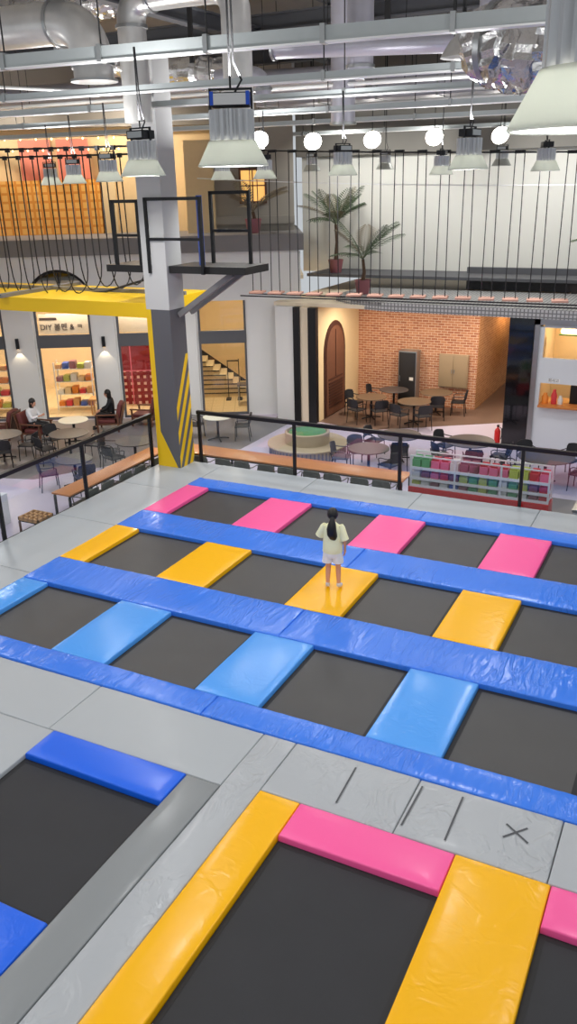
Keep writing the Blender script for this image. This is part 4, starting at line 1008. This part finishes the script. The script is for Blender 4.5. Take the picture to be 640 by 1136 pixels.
# the girl: stands on the yellow pad, back to the camera.  local facing -y; her right hand is at local -x
Z0 = .022
girl = dict(pelvis=(0, 0, .74), chest=(0, .01, 1.06), neck=(0, .0, 1.21), head=(0, -.015, 1.35), face=(.1, -1, -.22),
    shl=(.145, .01, 1.13), ell=(.235, -.02, .94), wrl=(.17, -.20, .88), shr=(-.145, .01, 1.13), elr=(-.215, .03, .90), wrr=(-.20, -.05, .70),
    hul=(0, 0, 1), hpl=(.075, 0, .69), knl=(.08, -.02, .40), anl=(.085, .03, .075), toel=(.105, -.10, .035),
    hpr=(-.075, 0, .69), knr=(-.09, -.03, .40), anr=(-.105, .02, .075), toer=(-.13, -.11, .035))
person('person', 'girl in pale yellow shirt and white shorts standing with her back turned', (-5.245, 11.82, Z0), R(180 + 14), girl, .92,
       None, None, None, ('sock', 'sock'), ponytail)
seat = dict(pelvis=(0, .08, .50), chest=(0, .10, .88), neck=(0, .06, 1.05), head=(0, -.0, 1.19), face=(0, -1, -.45),
    shl=(.17, .10, .97), ell=(.22, -.04, .72), wrl=(.09, -.26, .80), shr=(-.17, .10, .97), elr=(-.22, -.04, .72), wrr=(-.09, -.26, .80), hul=(0, -1, .3), hur=(0, -1, .3),
    hpl=(.09, .05, .49), knl=(.12, -.38, .50), anl=(.12, -.42, .09), toel=(.13, -.56, .04), hpr=(-.09, .05, .49), knr=(-.11, -.38, .50), anr=(-.11, -.46, .09), toer=(-.12, -.60, .04))
person('person', 'person in white top and black trousers sitting left, looking down', (lp.x, lp.y, LZ + .035), R(100), seat, 1.0,
       ('cloth_white', -.02, 1.8, .06), ((.16, .13), (.16, .125), (.17, .12)), ('cloth_black', 1, 'trousers'), ('cloth_white', 'shoe'), shorthair)
seat2 = dict(seat); seat2.update(face=(0, -1, -.05), wrl=(.12, -.30, .62), wrr=(-.12, -.30, .62))
person('person', 'person dressed in black sitting beside the white pillar, facing left', (rp.x, rp.y, LZ + .035), R(-60), seat2, 1.0,
       ('cloth_black', -.02, 1.8, .06), ((.16, .13), (.16, .125), (.17, .12)), ('cloth_black', 1, 'trousers'), ('cloth_black', 'shoe'), shorthair)

# ================================================================== ROPE COURSE
def cable(label, p, q, sag=.06, r=.018):
    p, q = V(p), V(q); t = thing('rope_course_cable', label, 'cable', p, 0, 'cables of the rope course')
    pts = [(q - p) * (i / 24) - V((0, 0, sag * 4 * (i / 24) * (1 - i / 24))) for i in range(25)]
    MB().tube(pts, r, 6).build('wire', 'cable', t); return t
cable('black cable above the rope loops, front one', (-24, 17.18, 7.62), (-12.1, 17.18, 7.42), .0, .025)
cable('black cable above the rope loops, rear one', (-24, 18.02, 7.45), (-12.1, 18.02, 7.28), .0, .025)
cable('black cable the plank swings hang from', (-12.3, 21, 7.42), (-1.0, 21, 7.0), .05, .02)
tag(MB().tube([V((-14, 22, 6.75)).lerp(V((0, 22, 6.35)), i / 24) - V((0, 0, .12 * 4 * (i / 24) * (1 - i / 24))) for i in range(25)], .014, 5).build('hanging_wire', 'white_plain'), 'thin white wire sagging across the white back wall', 'wire')
foot = tag(MB().tube([(-24, 18.0, 3.75), (-17, 18.0, 3.78), (-14.5, 18.0, 4.0), (-12.2, 18.0, 4.6)], .03, 6).build('hanging_foot_rope', 'rope'), 'thick black foot rope linking the loop bottoms', 'rope')
nl = 13
for i in range(nl):
    x = -18.85 + i * .47
    zf_, zr_ = 7.6 - (x + 24) / 11.9 * .2, 7.43 - (x + 24) / 11.9 * .17; zb = 3.80 + .12 * max(0, (x + 17)) + .05 * math.sin(i * 2.1)
    t = thing('hanging_rope_loop', 'black hanging rope loop, %s' % ('leftmost' if i == 0 else 'last beside the striped column' if i == nl - 1 else '%s from the left' % ordw[i]), 'rope', (x, 17.6, zb), 0, 'rope loops of the hanging bridge')
    pts = [(0, -.42, zf_ - zb), (0.03, -.42, 1.6)] + [(.05 + .02 * math.sin(k), -.42 * math.cos(PI * k / 10), .9 - .9 * math.sin(PI * k / 10) ** .8) for k in range(0, 11)] + [(.03, .42, 1.6), (0, .42, zr_ - zb)]
    MB().tube(pts, .016, 6).build('rope', 'rope', t)
    MB().box((-.05, -.46, zf_ - zb - .05), (.05, -.38, zf_ - zb + .05)).build('clamp', 'black_metal', t, smooth=False); MB().box((-.05, .38, zr_ - zb - .05), (.05, .46, zr_ - zb + .05)).build('clamp', 'black_metal', t, smooth=False)
ns = 15; sw0 = None
for i in range(ns):
    x = -11.6 + i * .585; zt = 7.42 - (x + 12.3) / 11.3 * .42 - .03; zb = 3.72 + .004 * i
    lb = 'hanging plank step on two black ropes, %s' % ('first beside the column' if i == 0 else 'last at the right picture edge' if i == ns - 1 else '%s from the left' % (ordw[i] if i < 13 else 'fourteenth'))
    t = thing('hanging_step', lb, 'swing', (x, 21, zb), 0, 'plank steps of the rope course')
    M = Matrix.Rotation(R(12), 4, 'Z')
    MB().box((-.18, -.22, 0), (.2, .22, .05), M, bev=.008).build('plank', 'plank', t)
    for sx in (-.13, .13): MB().tube([(sx, 0, .05), (sx * .8, 0, zt - zb)], .012, 6).build('rope', 'rope', t)
    MB().box((-.12, -.03, zt - zb - .035), (.12, .03, zt - zb + .035)).build('clamp', 'black_metal', t, smooth=False)
for y in (20.75, 21.25):
    tag(MB().tube([(-12, y, 3.66), (-1, y, 3.68)], .02, 6).build('hanging_guide_rope', 'rope'), 'black guide rope under the plank steps, %s one' % ('front' if y < 21 else 'rear'), 'rope', 'guide ropes under the planks')
# palms
def palm(label, loc, h, spread, nf, rs, ptm='leaf'):
    rnd = random.Random(rs); t = thing('potted_palm', label, 'plant', loc)
    MB().lathe([(.2, 0), (.27, .4), (.28, .45), (.24, .45), (.22, .38)], (0, 0, 0), 20).build('pot', 'snack_brown', t)
    MB().tube([(0, 0, .4), (.04, .02, h * .35), (0, 0, h * .55)], [.08, .06, .05], 8).build('trunk', 'trunk', t)
    for k in range(nf):
        a = 2 * PI * k / nf + rnd.uniform(-.3, .3); el = rnd.uniform(.5, 1.25); L = spread * rnd.uniform(.8, 1.1)
        mb = MB(); base = V((0, 0, h * .55)); N = 16; prev = base; pts_ = [base]
        dirv = V((math.cos(a) * math.cos(el), math.sin(a) * math.cos(el), math.sin(el)))
        for j in range(N):
            dirv = (dirv + V((0, 0, -.055))).normalized(); prev = prev + dirv * L / N; pts_.append(prev.copy())
        mb.tube(pts_, [.014] * (N // 2) + [.007] * (N + 1 - N // 2), 4)
        for j in range(3, N + 1):
            d_ = (pts_[j] - pts_[j - 1]).normalized(); sd = d_.cross(V((0, 0, 1))).normalized(); up_ = sd.cross(d_)
            ln = .42 * math.sin(PI * min(.97, (j - 1) / N)) + .08
            for sg in (-1, 1):
                p0 = pts_[j]; q_ = p0 + (sd * sg * .75 + d_ * .65 - up_ * .25).normalized() * ln; mid_ = p0.lerp(q_, .45) + up_ * .03
                w_ = d_ * .03
                mb.add([p0, mid_ - w_, q_, mid_ + w_], [(0, 1, 2, 3)])
        mb.build('frond', 'leaf_dry' if k % 4 == 3 else ptm, t)
    return t
palm('tall grey green palm in the middle of the upper deck', (-12.6, 28.75, 3.525), 3.0, 1.45, 18, 3)
palm('smaller palm with drooping fronds beside the tall palm', (-10.6, 26.4, 3.105), 2.0, 1.5, 11, 5)
palm('palm at the right edge of the upper deck', (-2.9, 27.0, 3.105), 2.9, 1.5, 10, 8)
palm('palm behind the wide guard frame on the upper floor', FP(8.0, .6, 5.065), 1.2, 1.3, 9, 11, 'leaf_dry')

# ================================================================== CEILING
DUCTS = []
def elbow(p, c, q, r, n=8):
    """round the corner at c on the way from p to q"""
    p, c, q = V(p), V(c), V(q); a = c + (p - c).normalized() * r; b = c + (q - c).normalized() * r
    return [p] + [a.lerp(c, i / n).lerp(c.lerp(b, i / n), i / n) for i in range(n + 1)] + [q]
def duct(label, pts, r, m='duct', flange=(), name='air_duct', n=20, group='ventilation ducts'):
    pts = [V(p) for p in pts]; t = thing(name, label, 'duct', pts[0], 0, group)
    DUCTS.append((pts, r + .04)); o = pts[0]; MB().tube([p - o for p in pts], r, n).build('pipe', m, t)
    for i in flange:
        d = (pts[i] - pts[i - 1]).normalized() if i else (pts[1] - pts[0]).normalized(); c_ = pts[i] - o
        MB().tube([c_ - d * .03, c_ + d * .03], r + .035, n).build('collar', 'steel', t)
    return t
e1 = elbow((-19, 14.0, 9.55), (-11.05, 14.0, 9.40), (-11.05, 14.0, 8.42), .75)
d_ = duct('thick silver duct at upper left bending down to an open end', e1, .37, 'duct', (1, 9))
MB().tube([V((-11.05, 14, 8.38)) - e1[0], V((-11.05, 14, 8.42)) - e1[0]], .44, 22).build('end_flange', 'steel', d_)
u1 = elbow((-11.05, 15.3, 7.75), (-11.05, 15.3, 9.95), (-9.9, 15.3, 9.95), .5) ; u2 = elbow((-9.9, 15.3, 9.95), (-8.7, 15.3, 9.92), (-8.7, 15.3, 7.6), .5)
duct('silver duct bent like an upside down U near the column', u1 + u2[1:], .28, 'duct', (1, 9))
duct('vertical grey duct at top centre with open lower end', [(-7.33, 18, 11.2), (-7.33, 18, 8.75), (-7.33, 18, 8.62)], .27, 'duct_violet', (1,))
duct('horizontal violet grey duct behind the struts, centre', [(-8.9, 17.2, 9.12), (-4.4, 17.6, 8.95)], .2, 'duct_violet', (0, 1))
duct('fat silver duct elbow at top centre', elbow((-8.6, 15.5, 11.1), (-8.4, 15.5, 10.1), (-6.9, 15.5, 10.05), .5), .36, 'duct', (9,))
duct('horizontal silver duct high at top centre left', [(-10.2, 13.5, 10.0), (-8.7, 13.5, 10.0)], .3, 'duct', (0,))
duct('short violet duct with taped elbow above the centre', elbow((-10.4, 17.4, 8.7), (-9.3, 17.4, 8.7), (-9.3, 17.4, 8.3), .3), .17, 'duct_violet', (9,))
duct('long grey duct across the upper left behind the struts', [(-24, 22, 9.3), (-9, 22.6, 9.1)], .3, 'duct_violet', (1,))
duct('grey vertical duct beside the white upper column', [(-9.0, 21.0, 11.2), (-9.0, 21, 7.9)], .3, 'duct_violet', (1,))
duct('grey vertical duct right of centre behind the struts', [(-4.9, 19, 11.2), (-4.9, 19, 8.3)], .26, 'duct_violet', (1,))
rnd = random.Random(4)
def foil(label, p, q, r, sag=.2):
    p, q = V(p), V(q); N = 110
    pts = [p.lerp(q, i / N) + V((0, .05 * math.sin(i * .7), -sag * 4 * (i / N) * (1 - i / N))) for i in range(N + 1)]
    DUCTS.append((pts, r * 1.2))
    rs = [r * (1 + .10 * (i % 2) + rnd.uniform(-.08, .08)) for i in range(N + 1)]
    t = thing('foil_duct', label, 'duct', p, 0, 'crinkled foil ducts'); fm = MB().tube([x - p for x in pts], rs, 36)
    fm.v = [v + V((rnd.uniform(-1, 1), rnd.uniform(-1, 1), rnd.uniform(-1, 1))) * r * .055 for v in fm.v]
    fm.build('foil_hose', 'foil', t, ang=14)
    MB().tube([V((0, 0, 0)), (q - p).normalized() * .08], r + .05, 18).build('collar', 'steel', t); return t
foil('crinkled foil duct behind the upper left duct', (-15.9, 19, 9.95), (-10.6, 19.2, 8.95), .32)
foil('big crinkled foil duct at upper right by the near lamp', ony(548, 48, 11.8), ony(660, 52, 11.4), .44, .04)
foil('crinkled foil duct at the top right corner', (-5.4, 15.6, 10.2), (-1.2, 14.6, 9.9), .38)
foil('crinkled foil duct at the top left corner', (-18, 15.5, 10.3), (-12.2, 16.5, 10.3), .34)
for i, (p_, q_, r_, lb) in enumerate((((-20, 19.9, 8.75), (-2, 21.4, 8.75), .05, 'thin white pipe across the ceiling behind the middle struts'), ((-24, 23.0, 8.5), (0, 23.7, 8.5), .06, 'thin white pipe far back under the ceiling'), ((-20, 12.2, 9.0), (-12.6, 17.9, 8.55), .035, 'thin white pipe slanting across the upper left ceiling'))):
    p_, q_ = V(p_), V(q_); t = thing('ceiling_pipe', lb, 'pipe', p_, 0, 'thin ceiling pipes'); MB().tube([V((0, 0, 0)), q_ - p_], r_, 10).build('pipe', 'white_plain', t)
    for f_ in ((.05, .98) if i == 2 else (.1, .3, .5, .7, .9)): c_ = (q_ - p_) * f_; MB().tube([c_, V((c_.x, c_.y, 11.19 - p_.z))], .01, 5).build('hanger_rod', 'cable', t)
tb_ = thing('rectangular_duct', 'wide flat grey duct behind the struts at centre', 'duct', (-13.2, 24.2, 8.7)); MB().box((0, 0, 0), (9.5, .9, .55), bev=.02).build('body', 'duct_violet', tb_)
for k in range(6): MB().box((.3 + k * 1.75, -.02, -.02), (.36 + k * 1.75, .92, .57)).build('joint_flange', 'steel', tb_, smooth=False)
for x in (.6, 4.7, 8.9): MB().tube([(x, .45, .55), (x, .45, 2.49)], .012, 5).build('hanger_rod', 'cable', tb_)
hd_ = thing('duct_outlet', 'grey bell shaped outlet hanging at upper right', 'outlet', ony(513, 64, 13.3), 0)
MB().lathe([(.32, 0), (.3, .05), (.2, .2), (.12, .28), (.12, .5)], (0, 0, 0), 24, False).build('bell', 'duct', hd_); MB().lathe([(.001, .04), (.29, .02)], (0, 0, 0), 24, False).build('face', 'steel', hd_)
MB().tube([(0, 0, .5), (0, 0, 2.9)], .03, 8).build('stem', 'cable', hd_)
def clear_of_ducts(w):
    for pts, r in DUCTS:
        for a, b in zip(pts, pts[1:]):
            d = V((b.x - a.x, b.y - a.y, 0)); u_ = V((w.x - a.x, w.y - a.y, 0)); k = max(0, min(1, u_.dot(d) / d.length_squared)) if d.length_squared > 1e-6 else 0
            if (u_ - d * k).length < r + .12: return False
    return True
RAILS = [((0, 70), (590, 18)), ((0, 108), (590, 66)), ((0, 123), (590, 91)), ((0, 138), (590, 110)), ((0, 150), (590, 124)), ((0, 161), (590, 138))]
rl = ['nearest white steel strut across the ceiling', 'second nearest white steel strut across the ceiling', 'third nearest white steel strut across the ceiling', 'fourth nearest white steel strut across the ceiling', 'fifth white steel strut, behind four nearer ones', 'farthest white steel strut across the ceiling']
RY = []
ZR = 8.15
for i, (a, b) in enumerate(RAILS):
    p, q = onz(a[0], a[1], ZR), onz(b[0], b[1], ZR)
    if i > 1:     # keep the farther struts nearly parallel with the first two
        m_ = (p + q) / 2; sl = .105; p = V((m_.x - 6.5, m_.y - 6.5 * sl, ZR)); q = V((m_.x + 6.5, m_.y + 6.5 * sl, ZR))
    d = q - p; p = p - d * .55; q = q + d * .4
    RY.append((p.copy(), q.copy()))
    t = thing('ceiling_strut', rl[i], 'beam', (p.x, p.y, ZR), math.atan2(d.y, d.x), 'steel struts under the ceiling')
    L = (q - p).length
    MB().box((0, -.05, -.07), (L, .05, .09 if i == 0 else .035)).build('strut', 'strut', t, smooth=False)
    MB().box((0, -.075, -.092), (L, .075, -.0705)).build('bottom_flange', 'white_plain', t, smooth=False)
    for k in range(9):
        x = L * (k + .6) / 9; wp = p + (q - p) * ((k + .6) / 9)
        if not clear_of_ducts(wp): continue
        MB().tube([(x, 0, .03), (x, 0, 3.05)], .012, 5).build('threaded_rod', 'cable', t)
        MB().box((x - .03, -.08, -.097), (x + .03, .08, .11 if i == 0 else .055)).build('bracket', 'steel', t, smooth=False)
for i, (x, y0, y1, z) in enumerate(((-11.9, 8, 28, 10.0), (-9.75, 8, 30, 10.7), (-3.6, 6, 30, 10.6))):
    b = MB().box((x - .14, y0, z), (x + .14, y1, z + .04)).box((x - .14, y0, z + .34), (x + .14, y1, z + .38)).box((x - .03, y0, z + .04), (x + .03, y1, z + .34)); struct('beam_steel', b, 'beam_dark', smooth=False)
for i, (y, z) in enumerate(((25.0, 9.9), (22, 10.25))):
    b = MB().box((-26, y - .16, z), (3, y + .16, z + .04)).box((-26, y - .16, z + .36), (3, y + .16, z + .4)).box((-26, y - .03, z + .04), (3, y + .03, z + .36)); struct('beam_cross', b, 'beam_dark', smooth=False)
# black drop hangers
for i, (x, y) in enumerate(((-12.2, 16.9), (-10.9, 17.2), (-6.0, 16), (-2.2, 13.5))):
    tag(MB().box((-.05, -.03, 0), (.05, .03, 2.2)).box((-.09, -.06, 2.15), (.09, .06, 2.2)).build('drop_hanger', 'iron', None, (x, y, 9.0 if i < 3 else 8.5), smooth=False), ['black steel hanger inside the upside down U duct, left one', 'black steel hanger inside the upside down U duct, right one', 'black steel hanger beside the vertical centre duct', 'black steel hanger at the upper right beside the near lamp'][i], 'hanger', 'black ceiling hangers')

# ================================================================== LAMPS
def make_lamp(label, loc, cable_len, rz=0):
    t = thing('high_bay_lamp', label, 'lamp', loc, rz, 'industrial high bay lamps')
    sh_ = MB().lathe([(.275, 0), (.283, .008), (.275, .022), (.185, .19), (.175, .19), (.262, .022), (.266, .004)], (0, 0, 0), 40, False); sh_ = sh_.build('lamp_shade', ['shade'], t)
    MB().lathe([(.172, .185), (.001, .185)], (0, 0, 0), 28, False).build('lens', 'bulb', sh_)
    h = MB(); n = 16
    vs = []
    for k in range(n * 4):
        a = PI * k / (2 * n); r_ = .178 if k % 4 < 2 else .150; vs.append((r_ * math.cos(a), r_ * math.sin(a)))
    h.prism(vs, (.19, .41), 'z'); h.build('heat_sink', 'fin', t, smooth=False)
    db = MB().box((-.15, -.10, .43), (.15, .10, .53), bev=.012).box((-.17, -.015, .41), (-.155, .015, .56)).box((.155, -.015, .41), (.17, .015, .56)).box((-.17, -.015, .55), (.17, .015, .565)).build('driver_box', 'driver', t)
    MB().box((-.12, -.108, .445), (.12, -.10, .515)).build('driver_label', 'steel', db, smooth=False)
    MB().tube([(0, 0, .56), (0, 0, cable_len)], .009, 6).build('suspension_cable', 'cable', t)
    MB().tube([(.03, 0, .53), (.09, 0, .62), (.03, .02, .75), (.03, 0, 1.0), (.015, 0, cable_len)], .009, 5).build('power_cord', 'cable', t)
    return t
LAMPS = [(-3.64, 6.27, 'large silver high bay lamp hanging at upper centre left'), (-6.77, 9.38, 'silver high bay lamp with black driver, left of the largest central one'),
 (-11.45, 14.68, 'silver high bay lamp left of the black driver lamp, before the upper column'), (-13.92, 16.54, 'silver high bay lamp second from the left picture edge group'),
 (-16.29, 18.42, 'leftmost small high bay lamp before the orange panels'), (-6.76, 15.76, 'silver high bay lamp in front of the palm'),
 (-3.46, 12.57, 'silver high bay lamp at right of centre, larger than its neighbour'), (-6.27, 20.46, 'small high bay lamp just left of the larger right centre lamp'),
 (-3.44, 18.09, 'silver high bay lamp before the white wall near the right'), (-10.83, 18.13, 'small high bay lamp left behind the large central lamp'),
 (-9.95, 18.58, 'small high bay lamp right behind the large central lamp'), (-.47, 3.22, 'nearest high bay lamp cut by the upper right corner')]
for i, (x, y, lb) in enumerate(LAMPS):
    t = make_lamp(lb, (x, y, 6.65), (1.45 if 0 < i < 11 else 4.4), R(-25) + i * .3 if i else R(25))
    if i in (0, 11):
        t = [c_ for c_ in t.children if c_.name.startswith('driver_box')][0]
        MB().box((-.125, -.115, .44), (.125, -.109, .52)).build('driver_cover', 'white_plain', t, smooth=False)
        for sx in (-1, 1): MB().box((sx * .126, -.116, .438), (sx * .152, .104, .534)).build('driver_end', 'driver_blue', t, smooth=False)
far = [((346, 190), 'tiny dark lamp with plant shape before the palm'), ((427, 188), 'tiny grey lamp hanging before the white wall, left'), ((556, 184), 'tiny grey lamp hanging before the white wall, right')]
for (px, lb) in far:
    p = ony(px[0], px[1], 26.5); make_lamp(lb, tuple(p), 3.2)
# distant lit floodlights under the ceiling
for i, (x, y) in enumerate(((288, 155), (347, 157), (413, 155), (482, 152), (555, 150))):
    p = CP + ray(x, y) * 26.0
    t = thing('flood_lamp', 'glaring round white floodlight, %s of five in the far row' % ['leftmost', 'second from left', 'middle', 'fourth from left', 'rightmost'][i], 'lamp', p, R(15), 'glaring floodlights in the far row')
    dv = V((.45, -.75, -.45)).normalized(); Q = dv.to_track_quat('Z', 'Y').to_matrix().to_4x4(); t.rotation_euler = (0, 0, 0)
    mb = MB().lathe([(.12, -.28), (.22, -.16), (.29, -.02), (.29, 0), (.25, 0)], (0, 0, 0), 24, True); mb.v = [Q @ v for v in mb.v]; mb.build('housing', 'driver', t)
    mb = MB().lathe([(.275, 0.004), (.22, .05), (.11, .085), (.001, .095)], (0, 0, 0), 24, False); mb.v = [Q @ v for v in mb.v]; mb.build('lens', 'flood', t)
    MB().tube([(0, 0, .1), (0, 0, 3.2)], .012, 5).build('cord', 'cable', t)

# ================================================================== LIGHT
def area(name, loc, size, power, col=(1, 1, 1), rot=(0, 0, 0), shape='DISK', sy=None, spread=180):
    l = bpy.data.lights.new(name, 'AREA'); l.energy = power; l.shape = shape; l.size = size; l.color = col; l.spread = R(spread)
    if sy: l.size_y = sy
    o = bpy.data.objects.new(name, l); COL.objects.link(o); o.location = loc; o.rotation_euler = rot; return o
LP = 62
for i, (x, y, lb) in enumerate(LAMPS): area('lamp_light', (x, y, 6.65 + .18), .33, LP); area('ceiling_fill', (x, y, 7.3), .3, 62, rot=(PI, 0, 0))  # upward area lights over each lamp are added to brighten the ceiling
for x, y in ((-3.6, 1.0), (-6.8, 3.2), (-.4, 9.4), (-9.9, 6.3), (-9.9, 12.5), (-.4, 15.6), (2.8, 6.3), (2.8, 12.5), (2.8, 18.4), (-6.8, -2), (-13, 9.4), (-13, 3), (-16.5, 12.5)):
    area('lamp_light', (x, y, 6.75), .34, LP); area('ceiling_fill', (x, y, 7.3), .3, 62, rot=(PI, 0, 0))
WARM = (1, .89, .75)
for x, y in ((-10.2, 25.8), (-8.0, 25.8), (-6.0, 27)): area('nook_light', (x, y, 2.84), .3, 75, WARM)
area('corridor_light', (-6.2, 31.5, 2.84), .3, 90, (1, .72, .42)); area('kiosk_light', (-3.2, KY + 1.1, 2.9), .3, 40, (1, .8, .55))
for s_ in (-2, 1.5, 4.2): p = FP(s_, 2.2, 3.55); area('shop_light', p, .4, 130, (1, .92, .8))
area('sign_fill', FP(1.6, .3, 2.95), 1.8, 22, (1, .9, .8), (R(25), 0, FT), 'RECTANGLE', .1)  # unseen strips added to brighten the shop sign board, no fixture there
sgl = area('sign_fill', FP(4.2, .3, 2.95), 1.8, 22, (1, .9, .8), (R(25), 0, FT), 'RECTANGLE', .1)
p = FP(7, 2, 3.55); area('shop_light', p, .4, 120, (1, .9, .7))
for s_ in (-4, 0, 4): p = FP(s_, 1.5, 9.5); area('upper_light', p, .5, 200, (1, .86, .7))
for x in (-12, -9, -6, -3): area('back_wall_fill', (x, 27.2, 7.9), .4, 75, (1, .99, .95), (R(35), 0, 0))  # unseen fill aimed at the white back wall to brighten it
for x, y in ((-18, 16), (-9, 20.5), (-4, 21), (-14.5, 20)): area('cafe_light', (x, y, 6.9 if x > -13 else 3.5), .4, 90)
for s_ in (.08, 2.86):
    l = bpy.data.lights.new('wall_lamp_spot', 'SPOT'); l.energy = 12; l.spot_size = R(80); l.color = (1, .82, .55); o = bpy.data.objects.new('wall_lamp_spot', l); COL.objects.link(o); o.location = FP(s_ - .06 if s_ < 1 else s_, -.22, 1.58)
w = bpy.data.worlds.new('world'); SC.world = w; w.use_nodes = True
w.node_tree.nodes['Background'].inputs[0].default_value = (.9, .95, 1, 1); w.node_tree.nodes['Background'].inputs[1].default_value = .6
vs = SC.view_settings; vs.view_transform = 'Standard'; vs.look = 'None'; vs.exposure = -.05; vs.gamma = 1; vs.use_curve_mapping = False
SC.cycles.use_denoising = True; SC.cycles.max_bounces = 6; SC.cycles.transparent_max_bounces = 12; SC.cycles.sample_clamp_indirect = 8
SC.cycles.caustics_reflective = False; SC.cycles.caustics_refractive = False
